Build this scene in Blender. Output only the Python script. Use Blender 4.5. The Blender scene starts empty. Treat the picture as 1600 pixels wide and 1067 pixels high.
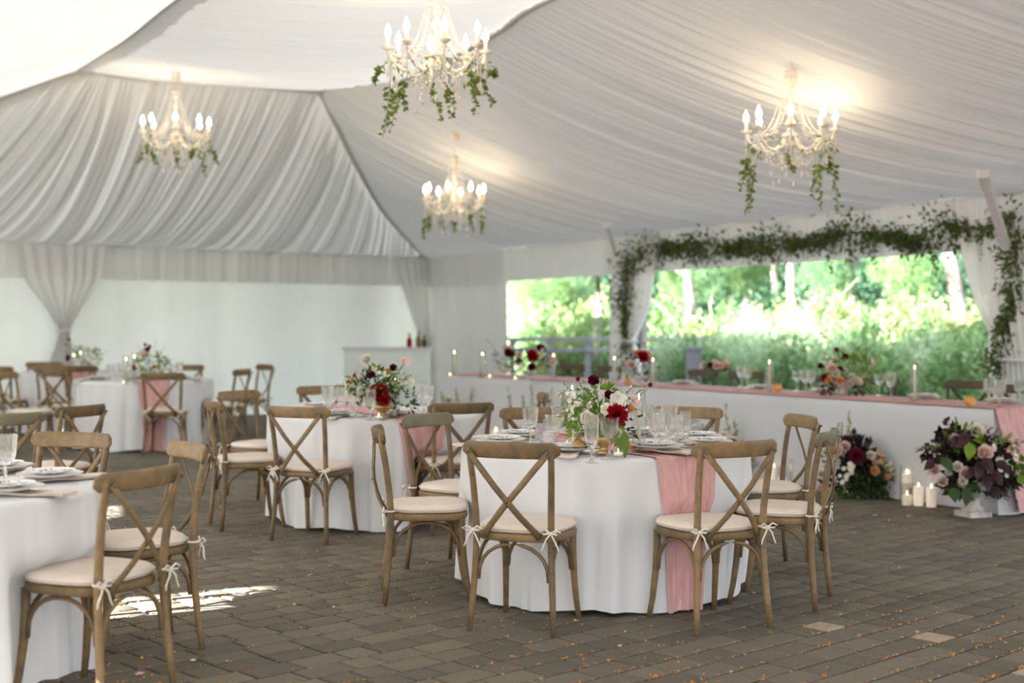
import bpy, math, random
import numpy as np
from mathutils import Vector, Matrix, Quaternion
R_ = math.radians
PI = math.pi
random.seed(7); RNG = np.random.default_rng(7)
SC = bpy.context.scene
COL = SC.collection
# ------------------------------------------------------------------ camera, world, sun, exposure
F = 2150.0; HC = 1.44; TH = math.atan(34.0/F)
cam = bpy.data.cameras.new('camera'); cam.sensor_width = 36; cam.lens = F*36/1600
cam.clip_start = .05; cam.clip_end = 400
cam.dof.use_dof = True; cam.dof.focus_distance = 6.9; cam.dof.aperture_fstop = 1.5
co = bpy.data.objects.new('camera', cam); COL.objects.link(co)
co.location = (0, 0, HC); co.rotation_euler = (PI/2-TH, 0, 0); SC.camera = co
w = bpy.data.worlds.new('world'); SC.world = w; w.use_nodes = True
wn = w.node_tree.nodes; wl = w.node_tree.links
bg = wn['Background']
sky = wn.new('ShaderNodeTexSky'); sky.sky_type = 'NISHITA'; sky.sun_disc = False
sky.sun_elevation = R_(40); sky.sun_rotation = R_(260); sky.air_density = 1.0; sky.dust_density = 2.5; sky.altitude = 100
hs = wn.new('ShaderNodeHueSaturation'); hs.inputs['Saturation'].default_value = .45
wl.new(sky.outputs[0], hs.inputs['Color']); wl.new(hs.outputs[0], bg.inputs[0]); bg.inputs[1].default_value = .46
sun = bpy.data.lights.new('sun', 'SUN'); sun.energy = 38.0; sun.angle = R_(.55); sun.color = (1, .965, .91)
so = bpy.data.objects.new('sun', sun); COL.objects.link(so)
SUND = Vector((.90, .436, -math.tan(R_(20.5)))).normalized()
so.rotation_euler = (-SUND).to_track_quat('Z', 'Y').to_euler(); so.location = (-20, 0, 12)
SC.view_settings.view_transform = 'Standard'; SC.view_settings.look = 'None'
SC.view_settings.gamma = 1; SC.view_settings.use_curve_mapping = False
SC.view_settings.exposure = 1.18

# ------------------------------------------------------------------ pixel -> world helpers
def ray(px, py):
    a = (px-800)/F; c = -(py-533.5)/F
    return Vector((a, math.cos(TH)+math.sin(TH)*c, -math.sin(TH)+math.cos(TH)*c))
def onz(px, py, z=0.0):
    r = ray(px, py); t = (z-HC)/r.z
    return Vector((r.x*t, r.y*t, z))
def atd(px, py, d):
    r = ray(px, py); t = d/r.y
    return Vector((r.x*t, d, HC+r.z*t))

# ------------------------------------------------------------------ materials
def mat(name, col, rough=.6, metal=0, trans=0, ior=1.45, emit=None, es=0, spec=.5, noise=None, bump=None, translucent=0, sheen=0, coord='Object', rnd=0, alpha=1):
    m = bpy.data.materials.new(name); m.use_nodes = True
    nt = m.node_tree; n = nt.nodes; l = nt.links
    p = n['Principled BSDF']
    p.inputs['Base Color'].default_value = (*col, 1); p.inputs['Roughness'].default_value = rough
    p.inputs['Metallic'].default_value = metal; p.inputs['Transmission Weight'].default_value = trans
    p.inputs['IOR'].default_value = ior; p.inputs['Specular IOR Level'].default_value = spec
    if sheen: p.inputs['Sheen Weight'].default_value = sheen
    if emit: p.inputs['Emission Color'].default_value = (*emit, 1); p.inputs['Emission Strength'].default_value = es
    tc = n.new('ShaderNodeTexCoord')
    csock = None
    if noise:   # (col2, scale(vec or float), contrast lo, hi)
        c2, sc, lo, hi = noise
        mp = n.new('ShaderNodeMapping'); l.new(tc.outputs[coord], mp.inputs[0])
        if isinstance(sc, tuple): mp.inputs['Scale'].default_value = sc; s = 1
        else: s = sc
        nz = n.new('ShaderNodeTexNoise'); nz.inputs['Scale'].default_value = s; nz.inputs['Detail'].default_value = 12 if 'beech' in name else 5; nz.inputs['Roughness'].default_value = .72 if 'beech' in name else .5
        l.new(mp.outputs[0], nz.inputs['Vector'])
        cr = n.new('ShaderNodeMapRange'); cr.inputs[1].default_value = lo; cr.inputs[2].default_value = hi
        l.new(nz.outputs[0], cr.inputs[0])
        mx = n.new('ShaderNodeMix'); mx.data_type = 'RGBA'
        mx.inputs[6].default_value = (*col, 1); mx.inputs[7].default_value = (*c2, 1)
        l.new(cr.outputs[0], mx.inputs[0]); l.new(mx.outputs[2], p.inputs['Base Color']); csock = mx.outputs[2]
    if rnd:     # per-object brightness variation
        oi = n.new('ShaderNodeObjectInfo'); h = n.new('ShaderNodeHueSaturation')
        mr = n.new('ShaderNodeMapRange'); mr.inputs[3].default_value = 1-rnd; mr.inputs[4].default_value = 1+rnd
        l.new(oi.outputs['Random'], mr.inputs[0]); l.new(mr.outputs[0], h.inputs['Value'])
        if csock: l.new(csock, h.inputs['Color'])
        else: h.inputs['Color'].default_value = (*col, 1)
        l.new(h.outputs[0], p.inputs['Base Color']); csock = h.outputs[0]
    if bump:    # (scale vec/float, strength, distance)
        sc, st, di = bump
        mp = n.new('ShaderNodeMapping'); l.new(tc.outputs[coord], mp.inputs[0])
        if isinstance(sc, tuple): mp.inputs['Scale'].default_value = sc; s = 1
        else: s = sc
        nz = n.new('ShaderNodeTexNoise'); nz.inputs['Scale'].default_value = s; nz.inputs['Detail'].default_value = 3
        l.new(mp.outputs[0], nz.inputs['Vector'])
        b = n.new('ShaderNodeBump'); b.inputs['Strength'].default_value = st; b.inputs['Distance'].default_value = di
        l.new(nz.outputs[0], b.inputs['Height']); l.new(b.outputs[0], p.inputs['Normal'])
    if translucent:
        tb = n.new('ShaderNodeBsdfTranslucent'); tb.inputs[0].default_value = (*col, 1)
        if csock: l.new(csock, tb.inputs[0])
        ms = n.new('ShaderNodeMixShader'); ms.inputs[0].default_value = translucent
        l.new(p.outputs[0], ms.inputs[1]); l.new(tb.outputs[0], ms.inputs[2])
        l.new(ms.outputs[0], n['Material Output'].inputs[0])
    if alpha < 1:
        out = n['Material Output']; src = out.inputs[0].links[0].from_socket
        tr = n.new('ShaderNodeBsdfTransparent'); ms = n.new('ShaderNodeMixShader'); ms.inputs[0].default_value = alpha
        l.new(tr.outputs[0], ms.inputs[1]); l.new(src, ms.inputs[2]); l.new(ms.outputs[0], out.inputs[0])
    return m

M = {}
M['tent'] = mat('tent_liner', (.75, .762, .76), .9, translucent=.045, spec=.1, bump=(60, .08, .01))
M['tentfar'] = mat('tent_liner_far', (.63, .645, .64), .9, translucent=.025, spec=.1)  # darker, less translucent liner copy; dimness of the far slope put into the colour
M['sheer'] = mat('sheer_voile', (.84, .85, .84), .9, translucent=.12, spec=.1, alpha=.94)
M['wallpanel'] = mat('vinyl_wall', (.68, .75, .73), .6, translucent=.03, spec=.3, bump=(2.2, .6, .12))
M['curtain'] = mat('curtain_fabric', (.76, .76, .76), .9, translucent=.08, spec=.1)
M['linen'] = mat('white_linen', (.80, .81, .83), .85, spec=.15, bump=(240, .15, .002), translucent=.12)
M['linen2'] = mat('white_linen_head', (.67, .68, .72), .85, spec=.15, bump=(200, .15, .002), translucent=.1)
M['pink'] = mat('pink_gauze', (.60, .325, .32), .95, spec=.1, noise=((.68, .42, .41), (30, 30, 6), .35, .65), bump=((120, 120, 9), .7, .006))
M['wood'] = mat('weathered_beech', (.245, .156, .068), .5, noise=((.110, .086, .050), 11, .40, .66), bump=((60, 60, 12), .25, .002), rnd=.25)
M['darkwood'] = mat('dark_beech', (.20, .13, .07), .6, noise=((.10, .07, .045), (12, 12, 5), .4, .7))
M['cushion'] = mat('cream_canvas', (.74, .655, .575), .9, spec=.15, bump=(300, .2, .001), noise=((.69, .60, .52), 6, .4, .7))
M['tie'] = mat('cream_ribbon', (.84, .78, .68), .9)
M['iron'] = mat('screw_iron', (.16, .11, .07), .5, metal=.6)
M['glass'] = mat('crystal_glass', (1, 1, 1), .01, trans=1, ior=1.48)
def clearglass():
    m = bpy.data.materials.new('thin_clear_glass'); m.use_nodes = True; n = m.node_tree.nodes; l = m.node_tree.links
    g = n.new('ShaderNodeBsdfGlossy'); g.inputs['Roughness'].default_value = .03
    t = n.new('ShaderNodeBsdfTransparent'); t.inputs[0].default_value = (.965, .98, .975, 1)
    fr = n.new('ShaderNodeLayerWeight'); fr.inputs[0].default_value = .35
    mr = n.new('ShaderNodeMapRange'); mr.inputs[3].default_value = .02; mr.inputs[4].default_value = .3
    ms = n.new('ShaderNodeMixShader'); l.new(fr.outputs['Facing'], mr.inputs[0]); l.new(mr.outputs[0], ms.inputs[0])
    l.new(t.outputs[0], ms.inputs[1]); l.new(g.outputs[0], ms.inputs[2]); l.new(ms.outputs[0], n['Material Output'].inputs[0])
    return m
M['clear'] = clearglass()
M['plate'] = mat('white_stoneware', (.80, .78, .74), .25)
M['napkin'] = mat('oatmeal_napkin', (.70, .62, .55), .9, bump=(150, .2, .002))
M['silver'] = mat('silver', (.75, .73, .70), .2, metal=1)
M['wax'] = mat('ivory_wax', (.90, .84, .72), .45, translucent=.25)
M['waxlit'] = mat('white_wax_glow', (.92, .89, .84), .45, emit=(1, .70, .40), es=.10)  # faint emission in the wax stands in for the flame's glow
M['flame'] = mat('flame', (1, .8, .4), .5, emit=(1, .72, .36), es=7)
M['bulb'] = mat('bulb_glow', (1, .9, .7), .5, emit=(1, .76, .48), es=34)
M['crystal'] = mat('chandelier_crystal', (.97, .94, .88), .10, trans=.18, ior=1.5)
M['cream'] = mat('cream_enamel', (.90, .84, .74), .3)
M['white_metal'] = mat('white_powder_coat', (.78, .78, .77), .4)
def leafm(n, c, c2, t=.35, rough=.5): return mat(n, c, rough, spec=.3, noise=(c2, 2.5, .35, .65), translucent=t)
M['leaf'] = leafm('garland_leaf', (.125, .170, .04), (.065, .10, .025), .25)
M['leaf_fresh'] = leafm('fresh_leaf', (.22, .36, .05), (.12, .22, .035))
M['leaf_dark'] = leafm('dark_leaf', (.045, .085, .03), (.03, .055, .02), .15)
M['leaf_plum'] = leafm('plum_leaf', (.05, .018, .022), (.025, .012, .014), .08, .35)
M['leaf_olive'] = leafm('olive_sprig', (.38, .42, .17), (.26, .32, .12))
M['vine_leaf'] = leafm('vine_leaf', (.27, .36, .07), (.15, .21, .04))
M['stem'] = mat('green_stem', (.14, .20, .06), .6)
M['tree1'] = leafm('tree_leaf_bright', (.19, .31, .12), (.10, .20, .08), .45)
M['tree2'] = leafm('tree_leaf_deep', (.065, .145, .075), (.03, .08, .045), .35)
M['tree3'] = leafm('tree_leaf_mid', (.16, .27, .13), (.08, .165, .085), .45)
M['shrub'] = leafm('shrub_leaf_pale', (.27, .32, .14), (.13, .20, .075), .5)
M['bark'] = mat('pale_bark', (.34, .31, .27), .9, noise=((.16, .13, .11), (6, 6, 2), .4, .6), bump=(12, .5, .02))
M['grass'] = mat('grass', (.06, .11, .03), .9, noise=((.10, .17, .05), 3, .4, .6))
M['decking'] = mat('grey_decking', (.20, .21, .225), .8, noise=((.15, .155, .165), (3, 30, 3), .4, .6))
M['stone'] = mat('weathered_stone', (.62, .58, .53), .9, noise=((.34, .30, .27), 14, .45, .7), bump=(40, .5, .01))
M['copper'] = mat('hammered_gold', (.55, .38, .18), .35, metal=.8, bump=(60, .5, .004))
M['peach'] = mat('peach_skin', (.62, .22, .07), .5, noise=((.75, .45, .12), 8, .4, .6))
M['plum'] = mat('plum_skin', (.07, .015, .03), .3)
def petal(n, c, c2): return mat(n, c, .7, spec=.2, noise=(c2, 3, .35, .65), translucent=.2)
M['p_cream'] = petal('cream_petal', (.86, .80, .66), (.90, .86, .78))
M['p_red'] = petal('crimson_petal', (.42, .008, .015), (.25, .004, .01))
M['p_wine'] = petal('wine_petal', (.10, .008, .025), (.18, .012, .05))
M['p_blush'] = petal('blush_petal', (.86, .62, .56), (.90, .74, .68))
M['p_orange'] = petal('apricot_petal', (.85, .42, .18), (.88, .55, .30))
M['p_white'] = petal('white_petal', (.86, .84, .80), (.80, .76, .66))
M['p_yellow'] = petal('butter_petal', (.80, .70, .30), (.85, .80, .50))
M['bud'] = mat('flower_eye', (.45, .12, .05), .6)

def paver_mat():
    m = bpy.data.materials.new('grey_paver'); m.use_nodes = True; n = m.node_tree.nodes; l = m.node_tree.links
    p = n['Principled BSDF']; p.inputs['Roughness'].default_value = .85
    g = n.new('ShaderNodeNewGeometry')
    n1 = n.new('ShaderNodeTexNoise'); n1.inputs['Scale'].default_value = 1.3; n1.inputs['Detail'].default_value = 4
    n2 = n.new('ShaderNodeTexNoise'); n2.inputs['Scale'].default_value = 220; n2.inputs['Detail'].default_value = 2
    l.new(g.outputs['Position'], n1.inputs['Vector']); l.new(g.outputs['Position'], n2.inputs['Vector'])
    mx = n.new('ShaderNodeMix'); mx.data_type = 'RGBA'; mx.inputs[6].default_value = (.160, .141, .102, 1); mx.inputs[7].default_value = (.102, .093, .071, 1)
    l.new(n1.outputs[0], mx.inputs[0])
    at = n.new('ShaderNodeAttribute'); at.attribute_name = 'tone'
    mr = n.new('ShaderNodeMapRange'); mr.inputs[1].default_value = .3; mr.inputs[2].default_value = .7; mr.inputs[3].default_value = .72; mr.inputs[4].default_value = 1.3
    l.new(n2.outputs[0], mr.inputs[0])
    ml = n.new('ShaderNodeMath'); ml.operation = 'MULTIPLY'; l.new(mr.outputs[0], ml.inputs[0]); l.new(at.outputs['Fac'], ml.inputs[1])
    h = n.new('ShaderNodeHueSaturation'); l.new(mx.outputs[2], h.inputs['Color']); l.new(ml.outputs[0], h.inputs['Value'])
    l.new(h.outputs[0], p.inputs['Base Color'])
    b = n.new('ShaderNodeBump'); b.inputs['Strength'].default_value = .5; b.inputs['Distance'].default_value = .003
    l.new(n2.outputs[0], b.inputs['Height']); l.new(b.outputs[0], p.inputs['Normal'])
    return m
M['paver'] = paver_mat()
M['tan'] = mat('tan_paver', (.42, .34, .26), .85, noise=((.34, .27, .20), 30, .4, .6))
M['sand'] = mat('joint_sand', (.075, .050, .030), .95, noise=((.34, .15, .045), 5, .45, .62), coord='Object')
M['litter1'] = mat('dry_blossom', (.56, .24, .05), .9)
M['litter2'] = mat('yellow_catkin', (.65, .48, .18), .9)
M['petal_floor'] = mat('fallen_petal', (.85, .62, .60), .8)

def toile():
    m = bpy.data.materials.new('toile_plate'); m.use_nodes = True; n = m.node_tree.nodes; l = m.node_tree.links
    p = n['Principled BSDF']; p.inputs['Roughness'].default_value = .2
    tc = n.new('ShaderNodeTexCoord'); nz = n.new('ShaderNodeTexNoise'); nz.inputs['Scale'].default_value = 22; nz.inputs['Detail'].default_value = 2; nz.inputs['Distortion'].default_value = 1.2
    l.new(tc.outputs['Object'], nz.inputs['Vector'])
    s = n.new('ShaderNodeMath'); s.operation = 'SUBTRACT'; s.inputs[1].default_value = .5; l.new(nz.outputs[0], s.inputs[0])
    a = n.new('ShaderNodeMath'); a.operation = 'ABSOLUTE'; l.new(s.outputs[0], a.inputs[0])
    c = n.new('ShaderNodeMath'); c.operation = 'LESS_THAN'; c.inputs[1].default_value = .045; l.new(a.outputs[0], c.inputs[0])
    vl = n.new('ShaderNodeVectorMath'); vl.operation = 'LENGTH'; l.new(tc.outputs['Object'], vl.inputs[0])
    c2 = n.new('ShaderNodeMath'); c2.operation = 'LESS_THAN'; c2.inputs[1].default_value = .092; l.new(vl.outputs['Value'], c2.inputs[0])
    ml = n.new('ShaderNodeMath'); ml.operation = 'MULTIPLY'; l.new(c.outputs[0], ml.inputs[0]); l.new(c2.outputs[0], ml.inputs[1])
    mx = n.new('ShaderNodeMix'); mx.data_type = 'RGBA'; mx.inputs[6].default_value = (.82, .81, .80, 1); mx.inputs[7].default_value = (.05, .07, .14, 1)
    l.new(ml.outputs[0], mx.inputs[0]); l.new(mx.outputs[2], p.inputs['Base Color'])
    return m
M['toile'] = toile()

# ------------------------------------------------------------------ mesh helpers
class MB:
    def __init__(s): s.v = []; s.f = []
    def add(s, vs, fs):
        o = len(s.v); s.v.extend([tuple(a) for a in vs]); s.f.extend([tuple(i+o for i in f) for f in fs]); return s
    def box(s, c, d, rz=0, tilt=None):
        x, y, z = [a/2 for a in d]; vs = []
        mt = Matrix.Rotation(rz, 3, 'Z')
        if tilt is not None: mt = tilt @ mt
        for i in (-x, x):
            for j in (-y, y):
                for k in (-z, z): vs.append(mt @ Vector((i, j, k)) + Vector(c))
        return s.add(vs, [(0,1,3,2),(4,6,7,5),(0,4,5,1),(2,3,7,6),(0,2,6,4),(1,5,7,3)])
    def lathe(s, prof, seg=20, c=(0,0,0), flute=0, fn=0):
        vs = []; fs = []; n = len(prof)
        for (r, z) in prof:
            for k in range(seg):
                a = 2*PI*k/seg; rr = r*(1+(flute*math.cos(fn*a) if fn else 0))
                vs.append((c[0]+rr*math.cos(a), c[1]+rr*math.sin(a), c[2]+z))
        for i in range(n-1):
            for k in range(seg):
                a = i*seg+k; b = i*seg+(k+1) % seg
                fs.append((a, b, b+seg, a+seg))
        if prof[0][0] > 1e-4: fs.append(tuple(range(seg-1, -1, -1)))
        if prof[-1][0] > 1e-4: fs.append(tuple((n-1)*seg+k for k in range(seg)))
        return s.add(vs, fs)
    def sweep(s, pts, rad, seg=8, flat=1.0, up=(0,0,1), cap=True, rect=False):
        P = [Vector(p) for p in pts]; n = len(P)
        if not hasattr(rad, '__len__'): rad = [rad]*n
        vs = []; fs = []; upv = Vector(up)
        for i in range(n):
            t = (P[min(i+1, n-1)]-P[max(i-1, 0)]).normalized()
            a = t.cross(upv)
            if a.length < 1e-3: a = t.cross(Vector((1, 0, 0)))
            a.normalize(); b = a.cross(t).normalized()
            for k in range(seg):
                an = 2*PI*(k+.5*(1 if rect else 0))/seg
                ca, sa = math.cos(an), math.sin(an)
                if rect: ca, sa = ca*1.414, sa*1.414
                vs.append(P[i]+a*(ca*rad[i])+b*(sa*rad[i]*flat))
        for i in range(n-1):
            for k in range(seg):
                q = i*seg+k; r = i*seg+(k+1) % seg
                fs.append((q, r, r+seg, q+seg))
        if cap:
            fs.append(tuple(range(seg-1, -1, -1))); fs.append(tuple((n-1)*seg+k for k in range(seg)))
        return s.add(vs, fs)
    def ball(s, c, r, seg=8, rings=5, sz=1):
        prof = [(max(1e-5, r*math.sin(PI*i/rings)), -r*sz*math.cos(PI*i/rings)) for i in range(rings+1)]
        return s.lathe(prof, seg, c)
    def grid(s, fn, nu, nv, closed=False):
        vs = [fn(i/(nu-1) if not closed else i/nu, j/(nv-1)) for i in range(nu) for j in range(nv)]
        fs = []
        for i in range(nu if closed else nu-1):
            for j in range(nv-1):
                a = i*nv+j; b = ((i+1) % nu)*nv+j
                fs.append((a, b, b+1, a+1))
        return s.add(vs, fs)
    def build(s, name, m, parent=None, smooth=True, loc=None):
        me = bpy.data.meshes.new(name); me.from_pydata([tuple(v) for v in s.v], [], s.f)
        me.materials.append(m)
        if smooth: me.shade_smooth()
        me.update()
        o = bpy.data.objects.new(name, me); COL.objects.link(o)
        if parent: o.parent = parent
        if loc is not None: o.location = loc
        return o
def npmesh(name, V, Fc, m, parent=None, smooth=True):
    """V (n,3); Fc (k,4) or (k,3) int"""
    me = bpy.data.meshes.new(name); V = np.asarray(V, dtype=np.float32); Fc = np.asarray(Fc, dtype=np.int32)
    k, q = Fc.shape
    me.vertices.add(len(V)); me.vertices.foreach_set('co', V.ravel())
    me.loops.add(k*q); me.loops.foreach_set('vertex_index', Fc.ravel())
    me.polygons.add(k); me.polygons.foreach_set('loop_start', np.arange(0, k*q, q, dtype=np.int32))
    me.update(calc_edges=True); me.validate(); me.materials.append(m)
    if smooth: me.shade_smooth()
    o = bpy.data.objects.new(name, me); COL.objects.link(o)
    if parent: o.parent = parent
    return o
def smooth_angle(o, deg=40):
    try: o.data.set_sharp_from_angle(angle=R_(deg))
    except Exception: pass
    return o
def empty(name, loc=(0,0,0), rz=0):
    o = bpy.data.objects.new(name, None); COL.objects.link(o); o.location = loc; o.rotation_euler = (0, 0, rz); o.empty_display_size = .1
    return o
def tag(o, label=None, cat=None, group=None, kind=None):
    if label: o['label'] = label
    if cat: o['category'] = cat
    if group: o['group'] = group
    if kind: o['kind'] = kind
    return o
KIDS = {}
def kids(o): return [c for c in bpy.data.objects if c.parent == o]
def copy_tree(o, parent=None, cache=None):
    if o.name not in KIDS: KIDS[o.name] = kids(o)
    ks = KIDS[o.name]
    c = o.copy(); COL.objects.link(c)
    if parent: c.parent = parent
    for k in ks: copy_tree(k, c)
    return c
def place(o, loc, az=0, s=1):
    o.location = loc; o.rotation_euler = (0, 0, -R_(az))
    if s != 1: o.scale = (s, s, s)
    return o
def noise1(n, cells, rng):
    """smooth 1D noise sampled n times with given number of cells, range -1..1"""
    k = rng.uniform(-1, 1, int(cells)+3); x = np.linspace(0, cells, n); i = x.astype(int); f = x-i; f = f*f*(3-2*f)
    return k[i]*(1-f)+k[i+1]*f
def interp3(keys, ts):
    keys = np.array(keys, float); x = np.linspace(0, 1, len(keys))
    return x

# batch leaves: pos (n,3), dirv (n,3) leaf axis, size (n), width ratio
def leaves(name, pos, dirv, size, wr, m, parent, rng, fold=.25, simple=False):
    pos = np.asarray(pos, float); n = len(pos); d = np.asarray(dirv, float); d = d/np.linalg.norm(d, axis=1)[:, None]
    r = rng.normal(size=(n, 3)); a = np.cross(d, r); a /= np.linalg.norm(a, axis=1)[:, None]; nn = np.cross(a, d)
    L = np.asarray(size, float).reshape(-1, 1)*np.ones((n, 1)); W = L*wr
    if simple:
        V = np.stack([pos, pos+d*L*.5+a*W*.5, pos+d*L, pos+d*L*.5-a*W*.5], 1).reshape(-1, 3)
        Fc = (np.arange(n)[:, None]*4+np.array([[0, 1, 2, 3]]))
        return npmesh(name, V, Fc, m, parent, smooth=False)
    V = np.stack([pos, pos+d*L*.45+a*W*.5+nn*W*fold, pos+d*L-nn*W*.2, pos+d*L*.45-a*W*.5+nn*W*fold, pos+d*L*.5], 1).reshape(-1, 3)
    b = np.arange(n)[:, None]*5
    Fc = np.concatenate([b+np.array([[0, 1, 4]]), b+np.array([[1, 2, 4]]), b+np.array([[2, 3, 4]]), b+np.array([[3, 0, 4]])], 0)
    return npmesh(name, V, Fc, m, parent, smooth=False)

# ------------------------------------------------------------------ FLOOR
floor = MB().add([(-24, -8, -.012), (24, -8, -.012), (24, 30, -.012), (-24, 30, -.012)], [(0,1,2,3)]).build('floor', M['sand'])
tag(floor, kind='structure')
PA = R_(43); ux = Vector((math.cos(PA), math.sin(PA))); uy = Vector((-math.sin(PA), math.cos(PA)))
PW, PH = .235, .155
def paver_geo(L, Wd, rng):
    g = .0055; x = L/2-g; y = Wd/2-g; c = .007; t = .0045
    v = [(-x, -y, -.012), (x, -y, -.012), (x, y, -.012), (-x, y, -.012), (-x, -y, -t), (x, -y, -t), (x, y, -t), (-x, y, -t), (-x+c, -y+c, 0), (x-c, -y+c, 0), (x-c, y-c, 0), (-x+c, y-c, 0)]
    f = [(0,1,5,4),(1,2,6,5),(2,3,7,6),(3,0,4,7),(4,5,9,8),(5,6,10,9),(6,7,11,10),(7,4,8,11),(8,9,10,11)]
    return v, f
pv = []
rngp = np.random.default_rng(3); rpv = random.Random(12)
tans = [onz(1273, 975), onz(1450, 993), onz(1598, 1046), onz(1640, 1015)]
rows_t = {}
for t in tans:
    q = Vector((t.x, t.y)); b_ = q.dot(uy); rows_t[round(b_/PH)] = q.dot(ux)
PL = (.155, .235)
def infloor(x, y):
    if y < 1.5 or y > 24.5 or x < -12 or x > 7.5: return False
    if abs(x) > 3.2+y*.62: return False
    if (x+1.47)*.865+(y-23.44)*.502 > .5: return False
    if (x+1.47)*(-.702)+(y-23.44)*.712 > .4: return False
    return True
tanl = []
for j in range(-120, 190):
    a0 = -22+rpv.random()*.2; lens = []
    if j in rows_t:
        t0 = rows_t[j]-.0775; tanl.append((rows_t[j], j)); a = t0+.155
        while a < 30: L_ = PL[rpv.random() < .6]; lens.append((a, L_)); a += L_
        a = t0
        while a > -22: L_ = PL[rpv.random() < .6]; a -= L_; lens.append((a, L_))
    else:
        a = a0
        while a < 30: L_ = PL[rpv.random() < .6]; lens.append((a, L_)); a += L_
    for a, L_ in lens:
        p = ux*(a+L_/2)+uy*(j*PH)
        if infloor(p.x, p.y): pv.append((p.y, p.x, L_))
pv = sorted(pv)
def set_tone(me, vals):
    a = me.attributes.new('tone', 'FLOAT', 'POINT'); a.data.foreach_set('value', np.asarray(vals, dtype=np.float32))
tones = {}
for L_ in PL:
    v0, f0 = paver_geo(L_, PH, None); tones[L_] = []
    for t in range(7):
        me = bpy.data.meshes.new('paver'); me.from_pydata(v0, [], f0); me.materials.append(M['paver']); set_tone(me, [.8+.07*t]*len(v0)); tones[L_].append(me)
vis = [p for p in pv if 4.3 < p[0] and abs(p[1]) < p[0]*.38]
near = vis[:290]; ns = set(near)
for (y, x, L_) in near:
    o = bpy.data.objects.new('paver', random.choice(tones[L_])); COL.objects.link(o); o.parent = floor
    o.location = (x, y, random.uniform(-.0015, .0005)); o.rotation_euler = (random.uniform(-.006, .006), random.uniform(-.006, .006), PA+random.uniform(-.012, .012))
for L_ in PL:
    rest = [p for p in pv if p not in ns and p[2] == L_]; v0, f0 = paver_geo(L_, PH, None)
    V0 = np.array(v0); F0 = np.array(f0); n = len(rest); ang = PA+rngp.uniform(-.012, .012, n)
    ca, sa = np.cos(ang)[:, None], np.sin(ang)[:, None]
    rx = np.array([p[1] for p in rest])[:, None]; ry = np.array([p[0] for p in rest])[:, None]
    VX = V0[:, 0]*ca-V0[:, 1]*sa+rx; VY = V0[:, 0]*sa+V0[:, 1]*ca+ry; VZ = V0[:, 2]+rngp.uniform(-.0015, .0005, n)[:, None]
    po = npmesh('paver', np.stack([VX, VY, VZ], 2).reshape(-1, 3), (np.arange(n)[:, None, None]*12+F0[None]).reshape(-1, 4), M['paver'], floor, smooth=False)
    set_tone(po.data, np.repeat(rngp.uniform(.8, 1.22, n), 12)); po['kind'] = 'stuff'
vt, ft = paver_geo(.155, PH, None); met = bpy.data.meshes.new('tan_paver'); met.from_pydata(vt, [], ft); met.materials.append(M['tan'])
for a, j in tanl:
    t = ux*a+uy*(j*PH); o = bpy.data.objects.new('tan_paver', met); COL.objects.link(o); o.parent = floor; o.location = (t.x, t.y, .0005); o.rotation_euler = (0, 0, PA); o['label'] = 'square tan paver set among the grey ones'
# blossom litter in the joints
def litter(n, m, sz, seed, name):
    rg = np.random.default_rng(seed); P = []
    while len(P) < n:
        d = 4.3+(rg.random()**1.6)*9; x = rg.uniform(-.5, .5)*d
        if rg.random() < .75:
            a = x*ux.x+d*ux.y; b = x*uy.x+d*uy.y; b = (round(b/PH-.5)+.5)*PH+rg.normal(0, .006)
            if rg.random() < .3: a = round(a/PW)*PW
            q = ux*a+uy*b; x, d = q.x, q.y
        if math.sin(x*2.1+3)*math.cos(d*1.7+x) + rg.normal(0, .6) > -.1: P.append((x, d, .002))
    D = rg.normal(size=(n, 3)); D[:, 2] = np.abs(D[:, 2])*.25
    return leaves(name, P, D, rg.uniform(.5, 1.3, n)*sz, .5, m, None, rg, simple=True)
l1 = litter(12500, M['litter1'], .0138, 1, 'blossom_litter'); tag(l1, 'rust orange dry blossom litter caught in the paver joints', 'litter', kind='stuff')
l2 = litter(900, M['litter2'], .017, 2, 'catkin_litter'); tag(l2, 'pale yellow catkin scraps strewn over the pavers', 'litter', kind='stuff')

# ------------------------------------------------------------------ TENT SHELL
C3 = Vector((-1.47, 23.44, HC+1.03)); RW2 = Vector((4.74, 12.75, HC+1.18))
FW2 = Vector((-6.78, 18.2, HC+1.03)); FL = C3+(FW2-C3)*1.70; FL.z = HC+1.03
RDIR = (RW2-C3)
def rw(t, z=None):
    p = C3+RDIR*t
    if t > 1: p.z = RW2.z
    if z is not None: p.z = z
    return p
def rw_t(px):
    r = (px-800)/F; return (C3.x-r*C3.y)/(r*RDIR.y-RDIR.x)
FDIR = FL-C3
def fw(t, z=None):
    p = C3+FDIR*t
    if z is not None: p.z = z
    return p
def fw_t(px):
    r = (px-800)/F; return (C3.x-r*C3.y)/(r*FDIR.y-FDIR.x)
RN = Vector((-.865, -.502, 0)).normalized()   # from right wall into the room
FN = Vector((.702, -.712, 0)).normalized()
def zoff(pt, py):        # height on the wall plane point seen at pixel row py
    return HC+(499.5-py)/F*pt.y
def E(px, py, e):        # point at pixel with height e above camera
    d = F*e/(499.5-py); return Vector(((px-800)/F*d, d, HC+e))
Pk = E(500, 142, 2.81)
hip = [C3, atd(600, 332, 20.9), atd(560, 264, 18.9), atd(528, 200, 17.8), Pk]
edge = [Pk, E(560, 138, 2.81), E(640, 122, 2.81), E(700, 95, 2.81), E(780, 50, 2.81), E(860, 0, 2.81)]
ext = [Vector((2.0, 9.1, HC+2.81)), Vector((4.5, 4.65, HC+2.81)), Vector((7, .2, HC+2.81)), Vector((10, -5.2, HC+2.81))]
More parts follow.
